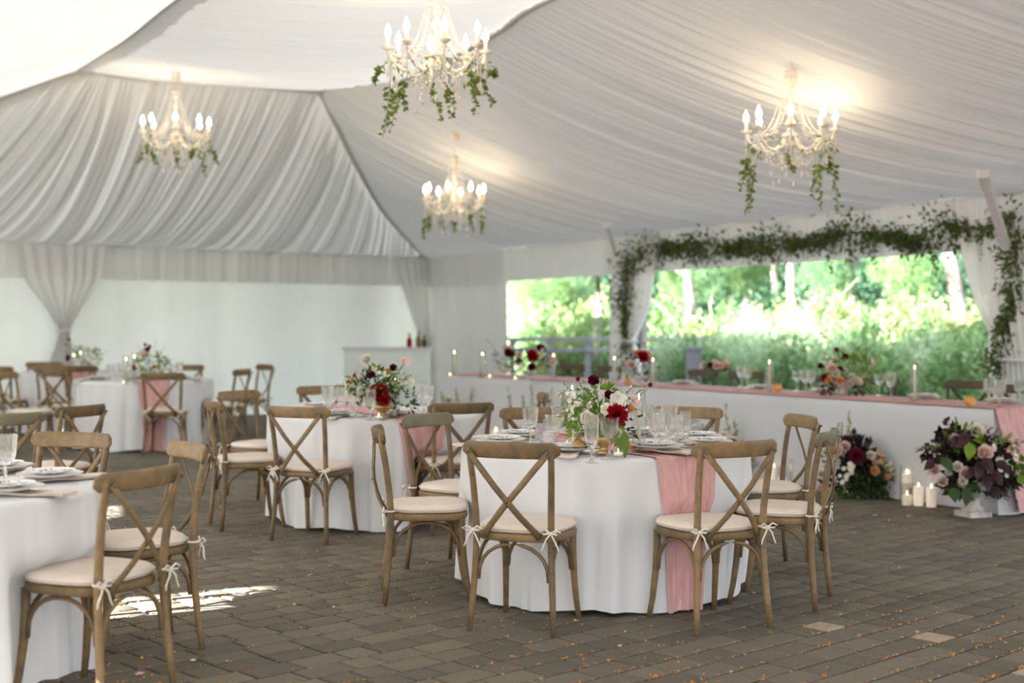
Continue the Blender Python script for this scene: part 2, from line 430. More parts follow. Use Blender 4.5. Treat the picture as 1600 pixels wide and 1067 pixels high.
def rul_interp(keys, m_n, dense=14):
    """keys: list of (top, bottom, sag) -> dense list by linear/catmull interpolation"""
    out = []; n = len(keys)
    def cr(a, b, c, d, t): return .5*((2*b)+(c-a)*t+(2*a-5*b+4*c-d)*t*t+(-a+3*b-3*c+d)*t**3)
    for i in range(n-1):
        k0 = keys[max(i-1, 0)]; k1 = keys[i]; k2 = keys[i+1]; k3 = keys[min(i+2, n-1)]
        for s in range(dense):
            t = s/dense; out.append(tuple(cr(k0[q], k1[q], k2[q], k3[q], t) for q in range(3)))
    out.append(keys[-1]); return out
def liner(name, keys, seed, amp=.028, step=.011, nv=22, nrm=Vector((0, 0, -1)), pl=.085, mtl=None, coarse=.5):
    rg = np.random.default_rng(seed)
    R = rul_interp([(Vector(a), Vector(b), float(s)) for a, b, s in keys], 0)
    mids = [(a+b)/2 for a, b, s in R]
    L = [0]
    for i in range(1, len(R)): L.append(L[-1]+max((mids[i]-mids[i-1]).length, .5*(R[i][0]-R[i-1][0]).length, .5*(R[i][1]-R[i-1][1]).length))
    tot = L[-1]; nu = int(tot/step); m = np.linspace(0, tot, nu)
    T = np.array([[*a] for a, b, s in R]); B = np.array([[*b] for a, b, s in R]); S = np.array([s for a, b, s in R]); L = np.array(L)
    Ti = np.stack([np.interp(m, L, T[:, k]) for k in range(3)], 1); Bi = np.stack([np.interp(m, L, B[:, k]) for k in range(3)], 1); Si = np.interp(m, L, S)
    pa = noise1(nu, tot/pl, rg); pb = noise1(nu, tot/(pl*.45), rg); pc = noise1(nu, tot/(pl*3.2), rg); pd = noise1(nu, tot/pl, rg)
    wid = np.gradient(np.linalg.norm(Ti-Ti[0], axis=1)+0*m)
    V = np.zeros((nu, nv, 3)); vv = np.linspace(0, 1, nv)
    drift = noise1(nv, 3, rg)
    for j, v in enumerate(vv):
        base = Ti*(1-v)+Bi*v
        sg = Si*4*v*(1-v)
        g = (pa*(.75+.25*math.sin(3*v))+.5*pb+coarse*pc*math.sin(PI*v)*1.2+.6*pd*(v-.5)*drift[j])
        g = np.sign(g)*np.abs(g)**.8
        env = min(1, 5*v+.04)*min(1, 5*(1-v)+.3)
        V[:, j] = base; V[:, j, 2] -= sg
        V[:, j] += np.array(nrm)*(g*amp*env)[:, None]
    idx = np.arange(nu*nv).reshape(nu, nv)
    Fc = np.stack([idx[:-1, :-1], idx[1:, :-1], idx[1:, 1:], idx[:-1, 1:]], 2).reshape(-1, 4)
    o = npmesh(name, V.reshape(-1, 3), Fc, mtl or M['tent']); tag(o, kind='structure'); return o
# right slope: ridge/hip -> right eave
kA = [(hip[0], rw(0.004), .0), (hip[1], rw(.17), .06), (hip[2], rw(.33), .14), (hip[3], rw(.46), .2), (edge[0], rw(.595), .25), (edge[2], rw(.76), .28), (edge[3], rw(.872), .3), (edge[4], rw(.99), .3), (edge[5], rw(1.12), .3),
      (ext[0], rw(1.42), .3), (ext[1], rw(1.85), .3), (ext[2], rw(2.3), .3), (ext[3], rw(2.8), .3)]
liner('ceiling', kA, 11, nrm=Vector((-.35, -.1, -.93)), amp=.030, pl=.075, coarse=.6)
# far slope: eave -> hip / ridge
tl = E(120, 112, 2.81); Lc = FL
def between(a, b, t, sag=0):
    p = a.lerp(b, t); p.z -= 4*t*(1-t)*sag; return p
kB = [(FL+Vector((.02, .02, 0)), FL, 0), (between(tl, Lc, .62, .12), fw(.93), .08), (between(tl, Lc, .2, .12), fw(.80), .22), (tl, fw(.70), .34), (E(192, 118, 2.81), fw(fw_t(66)), .36), (E(330, 128, 2.81), fw(fw_t(180)), .36), (E(477, 141, 2.81), fw(fw_t(306)), .3),
      (hip[4], fw(fw_t(350)), .27), (hip[3], fw(fw_t(420)), .2), (hip[2], fw(fw_t(500)), .14), (hip[1], fw(fw_t(590)), .07), (hip[0], fw(.004), 0)]
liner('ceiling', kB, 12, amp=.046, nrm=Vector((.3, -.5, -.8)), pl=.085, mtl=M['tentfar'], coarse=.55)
# centre-left slope
sl = [tl, E(200, 62, 2.70), E(280, 0, 2.55), Vector((-1.0, 7.6, HC+2.3)), Vector((1.2, 3.0, HC+2.2)), Vector((3.6, -2, HC+2.2)), Vector((5.2, -5.2, HC+2.2))]
kC = [(tl, edge[0], .03), (sl[0].lerp(sl[1], .3), edge[1], .04), (sl[0].lerp(sl[1], .6), edge[2], .1), (sl[1], edge[3], .12), (sl[1].lerp(sl[2], .5), edge[4], .12), (sl[2], edge[5], .14), (sl[3], ext[0], .15), (sl[4], ext[1], .15), (sl[5], ext[2], .15), (sl[6], ext[3], .15)]
liner('ceiling', kC, 13, amp=.020, nrm=Vector((0, 0, -1)), pl=.065)
# left slope
LW = [FL, Vector((-8.4, 9.5, FL.z)), Vector((-7.2, 5.5, FL.z)), Vector((-7.0, 1, FL.z)), Vector((-7.0, -5.2, FL.z))]
kD = [(sl[0], LW[0], .12), (sl[1], LW[0].lerp(LW[1], .4), .2), (sl[2], LW[1], .25), (sl[3], LW[2], .25), (sl[4], LW[3], .25), (sl[5], LW[3].lerp(LW[4], .6), .25), (sl[6], LW[4], .25)]
liner('ceiling', kD, 14, amp=.022, nrm=Vector((0, 0, -1)), pl=.065)

def cord(pts, r, name='gap_cover'):  # added tubes that cover liner gaps where sun would leak in
    q = []; n = len(pts)
    for i in range(n-1):
        a, b, c, d = pts[max(i-1, 0)], pts[i], pts[i+1], pts[min(i+2, n-1)]
        for k in range(8):
            t = k/8; q.append(.5*((2*b)+(c-a)*t+(2*a-5*b+4*c-d)*t*t+(-a+3*b-3*c+d)*t**3)+Vector((0, 0, .02)))
    q.append(pts[-1]); tag(MB().sweep(q, r, 8).build(name, M['tentfar']), kind='structure')
cord(hip, .05); cord(edge+ext, .05); cord([edge[0], E(477, 141, 2.81), E(330, 128, 2.81), E(192, 118, 2.81), tl, between(tl, Lc, .2, .12), between(tl, Lc, .62, .12), FL], .06); cord(sl, .035); cord(LW, .10); cord([C3, fw(.33), fw(.66), FL], .05); cord([C3, rw(.33), rw(.66), rw(1.0)], .04)
# walls -------------------------------------------------------------
def fabric(name, A, B, z0, z1, nrm, m, amp=.03, pleat=.12, seed=0, off=0, nz=10, gather=0, kind='structure', parent=None, billow=0):
    """hanging sheet between plan points A,B (z0/z1 may be tuples for the two ends)"""
    A = Vector((A[0], A[1])); B = Vector((B[0], B[1])); L = (B-A).length; rg = np.random.default_rng(seed)
    nu = max(8, int(L/.02)); s = np.linspace(0, 1, nu)
    z0 = z0 if isinstance(z0, tuple) else (z0, z0); z1 = z1 if isinstance(z1, tuple) else (z1, z1)
    p = noise1(nu, max(2, L/pleat), rg)+.4*noise1(nu, max(2, L/(pleat*.4)), rg); q = noise1(nu, max(2, L/(pleat*4)), rg)
    V = np.zeros((nu, nz, 3)); vv = np.linspace(0, 1, nz)
    b2 = noise1(nu, max(2, L/1.1), rg)
    for j, v in enumerate(vv):
        X = A.x+(B.x-A.x)*s; Y = A.y+(B.y-A.y)*s
        zt = z1[0]+(z1[1]-z1[0])*s; zb = z0[0]+(z0[1]-z0[0])*s
        d = off+amp*(p*(.5+.5*v)+.7*q*(1-v))+billow*b2*math.sin(PI*v)
        V[:, j, 0] = X+nrm.x*d; V[:, j, 1] = Y+nrm.y*d; V[:, j, 2] = zb+(zt-zb)*v
    idx = np.arange(nu*nz).reshape(nu, nz)
    Fc = np.stack([idx[:-1, :-1], idx[1:, :-1], idx[1:, 1:], idx[:-1, 1:]], 2).reshape(-1, 4)
    o = npmesh(name, V.reshape(-1, 3), Fc, m, parent)
    if kind: o['kind'] = kind
    return o
# far wall: plain panels, with a gathered valance in front
ez = FL.z
zv = zoff(fw(fw_t(200)), 435)
fabric('wall_far', fw(.0), fw(1), 0, ez, FN, M['wallpanel'], amp=.012, pleat=.5, seed=21, billow=.12, nz=20)
fabric('trim_1', fw(.0), fw(1), (zoff(C3, 448), zoff(FL, 417)), ez, FN, M['sheer'], amp=.055, pleat=.16, seed=23, off=.09)
# left wall, out of view: closed behind, bay and slot shaped for sun patches
LN = Vector((1, 0, 0))
gx = lambda d: -7.12-(d-4.62)*.30
fabric('wall_left', LW[0], (gx(8.15), 8.15), 0, ez+.22, LN, M['curtain'], amp=.04, pleat=.3, seed=24)
fabric('wall_left', (gx(8.2), 8.2), (gx(7.4), 7.4), 2.12, ez+.22, LN, M['curtain'], amp=.01, pleat=.3, seed=28)
fabric('wall_left', (gx(4.62), 4.62), (gx(7.55), 7.55), 0, ez+.22, LN, M['curtain'], amp=.02, pleat=.3, seed=25)
fabric('trim_2', (-7.12, 4.62), (-7.0, 1.2), ez-.05, ez+.22, LN, M['curtain'], amp=.02, pleat=.2, seed=26)
fabric('wall_left', (-7.0, 2.2), (-7.0, -5), 0, ez, LN, M['curtain'], amp=.04, pleat=.3, seed=27)
# right wall
def rwz(t, f): return f
def val_z(px): return zoff(rw(rw_t(px)), 430-(px-950)*.0655)
tW = [rw_t(p) for p in (672, 792, 953, 1012, 1525, 1640)]
fabric('wall_right', rw(0), rw(tW[1]), 0, (rw(0).z, rw(tW[1]).z), RN, M['curtain'], amp=.035, pleat=.22, seed=31, nz=14)
fabric('wall_right', rw(tW[2]), rw(tW[3]), 0, (rw(tW[2]).z, rw(tW[3]).z), RN, M['curtain'], amp=.03, pleat=.15, seed=32)
fabric('wall_right', rw(tW[4]+.012), rw(1.25), 0, RW2.z, RN, M['curtain'], amp=.03, pleat=.16, seed=33)
fabric('wall_right', rw(1.75), rw(2.1), 0, RW2.z, RN, M['curtain'], amp=.03, pleat=.16, seed=34)
fabric('trim_3', rw(.0), rw(tW[3]), (zoff(rw(0), 449), val_z(1012)), (rw(0).z, rw(tW[3]).z), RN, M['curtain'], amp=.03, pleat=.14, seed=35, off=.06)
fabric('trim_4', rw(tW[3]), rw(1.08), (val_z(1012), val_z(1690)), (rw(tW[3]).z, RW2.z), RN, M['curtain'], amp=.035, pleat=.14, seed=36, off=.06)
fabric('trim_5', rw(1.08), rw(2.8), val_z(1650), RW2.z, RN, M['curtain'], amp=.035, pleat=.14, seed=37, off=.06)

# tied-back drapes: profile in wall coordinates
def drape(name, P0, wdir, nrm, prof, folds, seed, off=.16, m=None, label=None, depth=.05):
    """prof: list of (z, left, right) distances along wdir from P0"""
    rg = np.random.default_rng(seed); nu, nz = folds*9, 30
    zs = [p[0] for p in prof][::-1]; ls = [p[1] for p in prof][::-1]; rs = [p[2] for p in prof][::-1]
    z = np.linspace(prof[0][0], prof[-1][0], nz); s = np.linspace(0, 1, nu); ph = noise1(nu, folds/2, rg)*1.2
    V = np.zeros((nu, nz, 3)); full = max(abs(r-l) for l, r in zip(ls, rs))
    for j in range(nz):
        l = np.interp(z[j], zs, ls); r = np.interp(z[j], zs, rs); wd = abs(r-l)
        x = l+(r-l)*s; d = off+depth*(.35+.8*(1-wd/full))*np.sin(2*PI*folds*s+ph*1.5)+.03*noise1(nu, 4, rg)*0
        V[:, j, 0] = P0.x+wdir.x*x+nrm.x*d; V[:, j, 1] = P0.y+wdir.y*x+nrm.y*d; V[:, j, 2] = z[j]
    idx = np.arange(nu*nz).reshape(nu, nz)
    Fc = np.stack([idx[:-1, :-1], idx[1:, :-1], idx[1:, 1:], idx[:-1, 1:]], 2).reshape(-1, 4)
    root = empty(name, (P0.x+wdir.x*(ls[0]+rs[0])/2+nrm.x*off, P0.y+wdir.y*(ls[0]+rs[0])/2+nrm.y*off, 0))
    o = npmesh('fabric_panel', V.reshape(-1, 3)-np.array(root.location), Fc, m or M['sheer'], root)
    # tie band at the narrowest place
    k = min(range(len(zs)), key=lambda i: abs(rs[i]-ls[i])); cx = (ls[k]+rs[k])/2; hw = abs(rs[k]-ls[k])/2+.03
    pts = []
    for a in range(17):
        an = 2*PI*a/16; q = P0+wdir*(cx+hw*math.cos(an))+nrm*(off+.085*math.sin(an)); pts.append((q.x-root.location.x, q.y-root.location.y, zs[k]))
    MB().sweep(pts, .022, 6).build('tie_band', M['curtain'], root)
    tag(root, label, 'curtain', 'tied back sheer drapes')
    return root
fd = Vector((FDIR.x, FDIR.y, 0)).normalized(); rd = Vector((RDIR.x, RDIR.y, 0)).normalized()
def fx(px): p = fw(fw_t(px)); return (Vector((p.x, p.y, 0))-Vector((C3.x, C3.y, 0))).length
def rx_(px): p = rw(rw_t(px)); return (Vector((p.x, p.y, 0))-Vector((C3.x, C3.y, 0))).length
C0 = Vector((C3.x, C3.y, 0))
pz = lambda px, py: zoff(fw(fw_t(px)), py); rz_ = lambda px, py: zoff(rw(rw_t(px)), py)
drape('tied_drape', C0, fd, FN, [(ez-.02, fx(18), fx(155)), (pz(88, 440), fx(30), fx(148)), (pz(88, 480), fx(60), fx(118)), (pz(88, 517), fx(83), fx(97)), (pz(88, 560), fx(68), fx(104)), (.02, fx(56), fx(112))], 7, 41, label='white sheer drape tied in an hourglass on the far wall at left')
drape('tied_drape', C0, fd, FN, [(ez-.02, fx(607), fx(655)), (pz(620, 450), fx(618), fx(657)), (pz(640, 500), fx(633), fx(660)), (pz(650, 530), fx(648), fx(662)), (pz(650, 570), fx(642), fx(664)), (.02, fx(636), fx(667))], 4, 42, label='white sheer drape tied back in the far corner of the tent')
drape('tied_drape', C0, rd, RN, [(rz_(1000, 372), rx_(990), rx_(1045)), (rz_(1000, 420), rx_(990), rx_(1040)), (rz_(1000, 480), rx_(988), rx_(1032)), (rz_(1000, 533), rx_(988), rx_(1006)), (rz_(1000, 570), rx_(986), rx_(1018)), (.02, rx_(984), rx_(1022))], 6, 43, label='white sheer drape tied back at the left side of the garlanded opening')
drape('tied_drape', C0, rd, RN, [(rz_(1560, 312), rx_(1505), rx_(1680)), (rz_(1560, 400), rx_(1518), rx_(1690)), (rz_(1560, 480), rx_(1540), rx_(1690)), (rz_(1560, 560), rx_(1585), rx_(1660)), (rz_(1560, 620), rx_(1580), rx_(1680)), (.02, rx_(1570), rx_(1700))], 9, 44, label='wide white drape at the right side of the garlanded opening')

# tent frame legs and knee braces
def beam(a, b, wd, name, m, parent=None):
    return MB().sweep([a, b], wd, 4, rect=True).build(name, m, parent, smooth=False)
def brace(pA, pB, label, wd):
    root = empty('tent_brace', tuple(pB)); rel = Vector(pB)
    beam(Vector(pA)-rel, Vector((0, 0, 0)), wd, 'strut', M['white_metal'], root)
    MB().box(Vector(pA)-rel, (.09, .05, .07)).build('bracket', M['white_metal'], root, smooth=False)
    MB().box((0, 0, 0), (.07, .05, .08)).build('bracket', M['white_metal'], root, smooth=False)
    tag(root, label, 'tent brace'); return root
pB = rw(rw_t(1606)); q = pB+RN*.3; brace(atd(1536, 272, 11.6), Vector((q.x, q.y, zoff(q, 385))), 'white metal knee brace under the roof beside the right end of the garland', .035)
pB = rw(rw_t(978)); q = pB+RN*.16; brace(atd(948, 352, q.y-.9), Vector((q.x, q.y, zoff(q, 398))), 'thin pale knee brace under the roof at the left end of the garland', .02)

# ------------------------------------------------------------------ OUTSIDE
gd = MB().grid(lambda u, v: (-45+130*u, 10+90*v, -.35+max(0, (v-.25))*14+.5*math.sin(u*20)*v), 24, 20).build('ground', M['grass']); gd['kind'] = 'structure'
def crown_mesh(seed, n, m, size, shape=(1, 1, 1), clusters=60, spread=.22):
    rg = np.random.default_rng(seed)
    c = rg.normal(size=(clusters, 3)); c /= np.linalg.norm(c, axis=1)[:, None]; c *= (rg.random((clusters, 1))**.4)
    c *= np.array(shape)
    k = rg.integers(0, clusters, n); p = c[k]+rg.normal(size=(n, 3))*spread*np.array(shape)
    d = rg.normal(size=(n, 3))+np.array([0, 0, -.25])+ (p/np.array(shape))*.8
    o = leaves('foliage', p, d, rg.uniform(.6, 1.3, n)*size, .55, m, None, rg, simple=True)
    me = o.data; bpy.data.objects.remove(o); return me
crowns = [crown_mesh(51, 15000, M['tree1'], .055, clusters=90, spread=.13), crown_mesh(52, 15000, M['tree2'], .055, clusters=90, spread=.13), crown_mesh(53, 15000, M['tree3'], .055, clusters=90, spread=.13)]
M['haze_leaf'] = leafm('haze_shrub_leaf', (.40, .50, .33), (.22, .34, .20), .5)  # leaf colour paled, bright outdoor haze put into it
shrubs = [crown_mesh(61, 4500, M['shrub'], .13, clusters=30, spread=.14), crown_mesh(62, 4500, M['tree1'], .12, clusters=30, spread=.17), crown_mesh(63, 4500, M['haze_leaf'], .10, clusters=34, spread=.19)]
def trunk(root, h, r, lean=(0, 0), seed=0, m=None):
    rg = random.Random(seed); pts = []; rad = []
    for i in range(8):
        t = i/7; pts.append((lean[0]*t*h+.06*rg.uniform(-1, 1), lean[1]*t*h, h*t)); rad.append(r*(1-.55*t))
    b = MB().sweep(pts, rad, 9)
    for k in range(4):
        t = .5+.12*k; p = Vector(pts[min(7, int(t*7))]); a = rg.uniform(0, 6.28); q = p+Vector((math.cos(a)*.9, math.sin(a)*.9, .8))
        b.sweep([p, (p+q)/2+Vector((0, 0, .1)), q], [r*.35, r*.25, r*.12], 6)
    return b.build('trunk', m or M['bark'], root)
def tree(px, d, h, cr, ci, label, gz=0, lean=(0, 0), tr=.14, seed=0, crz=None):
    x = (px-800)/F*d; root = empty('tree', (x, d, gz))
    trunk(root, h*.8, tr, lean, seed)
    o = bpy.data.objects.new('foliage', crowns[ci]); COL.objects.link(o); o.parent = root
    o.location = (lean[0]*h*.8, lean[1]*h*.8, h-cr*.8 if crz is None else crz); o.scale = (cr, cr, cr*1.05); o.rotation_euler = (0, 0, seed*1.3); o['kind'] = 'stuff'
    tag(root, label, 'tree', 'trees beyond the open tent side')
rt = random.Random(5)
def gz(d): return -.35+max(0, ((d-10)/90-.25))*14
# backdrop of woodland
LMK = [(820, 'behind the left edge of the small opening'), (875, 'behind the middle of the small opening'), (935, 'behind the right part of the small opening'), (1000, 'behind the left garland drop'), (1065, 'above the grey deck post'), (1120, 'above the peach bunch'), (1175, 'above the pair of chairs right of the peach bouquet'), (1225, 'above the lit taper and orange pear'), (1280, 'above the left of the large bouquet'),
       (1330, 'above the large bouquet'), (1385, 'above the glasses right of the large bouquet'), (1440, 'above the tall clear candle cylinder'), (1500, 'above the brown chair at right'), (1560, 'behind the right garland drop'), (9999, 'beyond the right edge of the opening')]
seen = set()
def lab_at(px, adj, row):
    w_ = next(t for x_, t in LMK if px <= x_+28); l = adj+', '+row+', '+w_; l = (l+', rightward' if l in seen else l); seen.add(l); return l
k = 0
for row, (d0, cnt, hh, cc, rn) in enumerate([(60, 13, 13, 5.0, 'farthest'), (48, 13, 9.5, 3.8, 'far row'), (38, 12, 7.0, 2.7, 'nearer row')]):
    for i in range(cnt):
        px = 740+(i+.5)*920/cnt+rt.uniform(-12, 12); d = d0+rt.uniform(-2, 2); ci = [1, 1, 2, 1, 0][(i*3+row*2) % 5] if row < 2 else [2, 0, 1, 2, 1][i % 5]
        h = hh*rt.uniform(.85, 1.1)
        tree(px, d, h, cc*rt.uniform(.9, 1.1), ci, lab_at(px, ['bright green tree', 'deep green tree', 'mid green tree'][ci], rn), gz(d), (rt.uniform(-.04, .04), 0), rt.uniform(.1, .2), seed=k); k += 1
for i, px in enumerate(range(760, 1660, 62)):   # understorey closing the view low down
    d = 33+2.5*math.sin(i*2.1); ci = [1, 2, 1][i % 3]
    tree(px, d, 3.0, 1.9, ci, lab_at(px, ['', 'low deep green sapling', 'low mid green sapling'][ci], 'nearest row'), gz(d), (0, 0), .06, seed=200+i, crz=1.6+.5*math.sin(i*1.7))
for (px, d, r, ln, lab) in [(1330, 24, .15, (0, 0), 'straight pale trunked tree standing in the middle of the big opening'), (1240, 28, .11, (-.02, 0), 'thin grey trunked tree left of the middle of the opening'), (1228, 30, .09, (-.10, 0), 'thin trunk leaning left beside the grey trunk in the opening'),
                            (1545, 23, .15, (-.24, 0), 'leaning sunlit pale trunked tree at the right of the opening'), (1372, 30, .11, (.08, 0), 'slender grey trunk leaning right behind the big opening'), (1078, 24, .11, (0, 0), 'sunlit pale trunked tree above the grey deck post'), (932, 24, .12, (0, 0), 'sunlit pale trunk behind the small left opening')]:
    tree(px, d, 8.5, 2.0, 0, lab, -.35, ln, r, seed=int(px), crz=7.9)
for i, (px, d, y_, cr, lb) in enumerate([(1072, 25, 425, .5, 'beside the left white drape'), (1112, 24, 408, .55, 'above the peach bunch'), (1165, 25, 415, .5, 'left of the thin grey trunk'), (1290, 24, 430, .5, 'just left of the straight pale trunk'), (1415, 23, 420, .55, 'right of the middle of the opening'), (900, 27, 450, .55, 'in the small opening'), (845, 26, 455, .6, 'at the left of the small opening')]):
    tree(px, d, 3, cr, [0, 2][i % 2], 'slim sapling with a light leafy crown, '+lb, -.35, (0, 0), .025, seed=300+i, crz=HC+(499.5-y_)/F*d+.35)
SA = ['pale sunlit feathery shrub', 'bright green shrub', 'mid green leafy shrub']
SH = [(815, 27, 470, 1.0, 2), (850, 25, 500, .8, 1), (885, 24, 520, .6, 0), (915, 26, 460, .8, 0), (945, 24, 490, .7, 1), (960, 25, 530, .8, 2), (1045, 26, 475, .8, 1), (1060, 20, 555, .7, 2), (1110, 23, 510, .7, 0), (1135, 24, 486, .5, 1), (1175, 22, 505, .6, 2), (1215, 23, 478, .5, 0), (1262, 22, 496, .5, 2),
      (1300, 22, 468, .65, 0), (1345, 21, 500, .5, 1), (1385, 22, 500, .5, 2), (1425, 21, 468, .6, 0), (1450, 20, 500, .55, 1), (1490, 20, 480, .6, 0), (1525, 19, 490, .7, 0), (1555, 18, 510, .6, 1), (1610, 18, 490, .9, 0)]
for q_, px in enumerate(range(1050, 1640, 45)): SH.append((px, 16.8-.8*math.sin(q_*2)+(1640-px)*.006, 548+10*math.sin(q_*1.9), .62, [2, 1, 2][q_ % 3]))
for q_, px in enumerate(range(800, 1000, 48)): SH.append((px, 26, 560, .9, 2))
for i, (px, d, yt, s_r, ci) in enumerate(SH):
    x = (px-800)/F*d; zt = HC+(499.5-yt)/F*d; zc = zt-s_r*1.15; root = empty('shrub', (x, d, -.35))
    trunk(root, max(.3, zc+.35), .03, (.05, 0), i)
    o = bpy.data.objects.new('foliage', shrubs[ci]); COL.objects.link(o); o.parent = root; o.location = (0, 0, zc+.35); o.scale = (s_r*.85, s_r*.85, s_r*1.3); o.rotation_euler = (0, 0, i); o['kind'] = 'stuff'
    tag(root, lab_at(px, SA[ci], 'front shrub' if i >= 22 else 'back row'), 'shrub', 'shrubs beyond the open tent side')
# deck rail outside the small opening
dr = empty('deck_railing', tuple(onz(1000, 640)*0+Vector((1.6, 22.5, 0))))
for i in range(7): MB().box((-1.6+i*.62, -i*.0, .55), (.09, .09, 1.1)).build('post', M['decking'], dr, smooth=False)
for z in (1.12, .95): MB().box((.3, -.03, z), (4.2, .09, .06)).build('rail', M['decking'], dr, smooth=False)
tag(dr, 'pale grey timber deck railing outside behind the head table', 'railing')
pp = atd(1083, 600, 19); po_ = empty('deck_post', (pp.x, 19, 0)); MB().box((0, 0, .5), (.19, .19, 1.05)).build('post', M['decking'], po_, smooth=False); MB().box((0, 0, 1.04), (.23, .23, .04)).build('post_cap', M['decking'], po_, smooth=False)
tag(po_, 'thick grey timber post standing outside the big opening', 'post')

# ------------------------------------------------------------------ CHAIRS
def make_chair():
    r = empty('crossback_chair')
    def post(s):
        return MB().sweep([(s*.205, -.235, 0), (s*.197, -.222, .12), (s*.187, -.208, .28), (s*.182, -.200, .44), (s*.184, -.208, .56), (s*.191, -.226, .70), (s*.197, -.246, .80), (s*.200, -.256, .865)],
                          [.0135, .0155, .0165, .017, .0165, .016, .0155, .014], 8, up=(0, 1, 0))
    for s in (-1, 1):
        post(s).build('back_leg', M['wood'], r)
        MB().sweep([(s*.188, .205, 0), (s*.180, .186, .10), (s*.174, .170, .22), (s*.172, .160, .34), (s*.172, .158, .43)], [.0135, .015, .017, .018, .018], 8, up=(0, 1, 0)).build('front_leg', M['wood'], r)
    def outline(a, sc=1):
        c, s = math.cos(a), math.sin(a); p = .62
        x = .215*abs(c)**p*(1 if c > 0 else -1); y = .208*abs(s)**p*(1 if s > 0 else -1)
        return x*(1+.22*y)*sc, (y-.01)*sc
    N = 32; b = MB(); vs = []
    prof = [(.93, .418), (.985, .421), (1.0, .428), (1.0, .446), (.985, .453), (.93, .456)]
    for (sc, z) in prof:
        for k in range(N): x, y = outline(2*PI*k/N, sc); vs.append((x, y, z))
    fs = [(i*N+k, i*N+(k+1) % N, (i+1)*N+(k+1) % N, (i+1)*N+k) for i in range(5) for k in range(N)]
    fs += [tuple(range(N-1, -1, -1)), tuple(5*N+k for k in range(N))]
    b.add(vs, fs).build('seat_frame', M['wood'], r)
    vs = []; prof = [(.90, .457), (.965, .460), (.985, .472), (.975, .484), (.93, .493), (.75, .498), (.35, .500)]
    for (sc, z) in prof:
        for k in range(N): x, y = outline(2*PI*k/N, sc); vs.append((x, y+.004, z))
    nn = len(prof)
    fs = [(i*N+k, i*N+(k+1) % N, (i+1)*N+(k+1) % N, (i+1)*N+k) for i in range(nn-1) for k in range(N)]
    fs += [tuple(range(N-1, -1, -1)), tuple((nn-1)*N+k for k in range(N))]
    cu = MB().add(vs, fs).build('cushion', M['cushion'], r); cu['label'] = 'cream seat cushion'
    pts = [(*outline(2*PI*k/24, .985), .477) for k in range(25)]
    MB().sweep(pts, .003, 5, cap=False).build('piping', M['tie'], cu)
    # curved top rail
    def rail(u, v):
        x = -.236+.472*u; a = x/.236; y = -.285+.052*a*a
        e = 1-max(0, (abs(a)-.86)/.14)**2*.55; an = 2*PI*v
        hz = .038*e; ty = .0125*e
        c, s = math.cos(an), math.sin(an)
        yy = y+ty*abs(c)**.6*(1 if c > 0 else -1); zz = .846+hz*abs(s)**.5*(1 if s > 0 else -1)
        return (x, yy+(zz-.846)*-.18, zz)
    b = MB().grid(rail, 19, 15)
    b.f.append(tuple(range(0, 14))); b.f.append(tuple(18*15+k for k in range(14)))
    rl = b.build('top_rail', M['wood'], r)
    for s in (-1, 1):
        o_ = .004*s
        pts = [(s*.193, -.281, .838), (s*.13, -.285+o_, .765), (s*.06, -.288+o_, .68), (0, -.284+o_, .612), (-s*.06, -.268+o_, .54), (-s*.115, -.240, .475), (-s*.135, -.222, .44)]
        st = MB().sweep(pts, .015, 6, flat=.3, up=(0, 1, 0)).build('cross_strap', M['wood'], r)
        MB().ball((s*.193, -.290, .836), .006, 6, 4).build('screw', M['iron'], st)
    MB().ball((0, -.294, .612), .006, 6, 4).build('screw', M['iron'], r)
    def arch(a, c, top, z0, bulge=(0, 0)):
        pts = []
        for k in range(13):
            t = k/12; an = PI*t; q = Vector(a).lerp(Vector(c), .5-.5*math.cos(an)); h = math.sin(an)
            pts.append((q.x+bulge[0]*h, q.y+bulge[1]*h, z0+(top-z0)*h**.8))
        return MB().sweep(pts, .0095, 6, up=(bulge[1] or 1, bulge[0], 0)).build('arched_brace', M['wood'], r)
    arch((-.172, -.205, 0), (.172, -.205, 0), .408, .24)
    arch((-.160, .166, 0), (.160, .166, 0), .408, .24)
    for s in (-1, 1): arch((s*.182, -.190, 0), (s*.172, .150, 0), .408, .24)
    for s in (-1, 1):
        b = MB(); c = Vector((s*.184, -.205, .470))
        b.sweep([c+Vector((.021*math.cos(a), .021*math.sin(a), 0)) for a in [i*PI/5 for i in range(11)]], .005, 5, cap=False)
        k = c+Vector((s*.006, -.026, 0))
        for d in (-1, 1):
            b.sweep([k, k+Vector((d*.025, -.006, .018)), k+Vector((d*.05, -.008, .006)), k+Vector((d*.03, -.01, -.004)), k], .0042, 5)
            b.sweep([k, k+Vector((d*.018, -.01, -.025)), k+Vector((d*.034, -.006, -.06)), k+Vector((d*.04, -.01, -.078))], .0040, 5)
        b.ball(k, .009, 6, 4)
        t = b.build('bow_tie', M['tie'], r); t['label'] = 'cream ribbon bow'
    return r
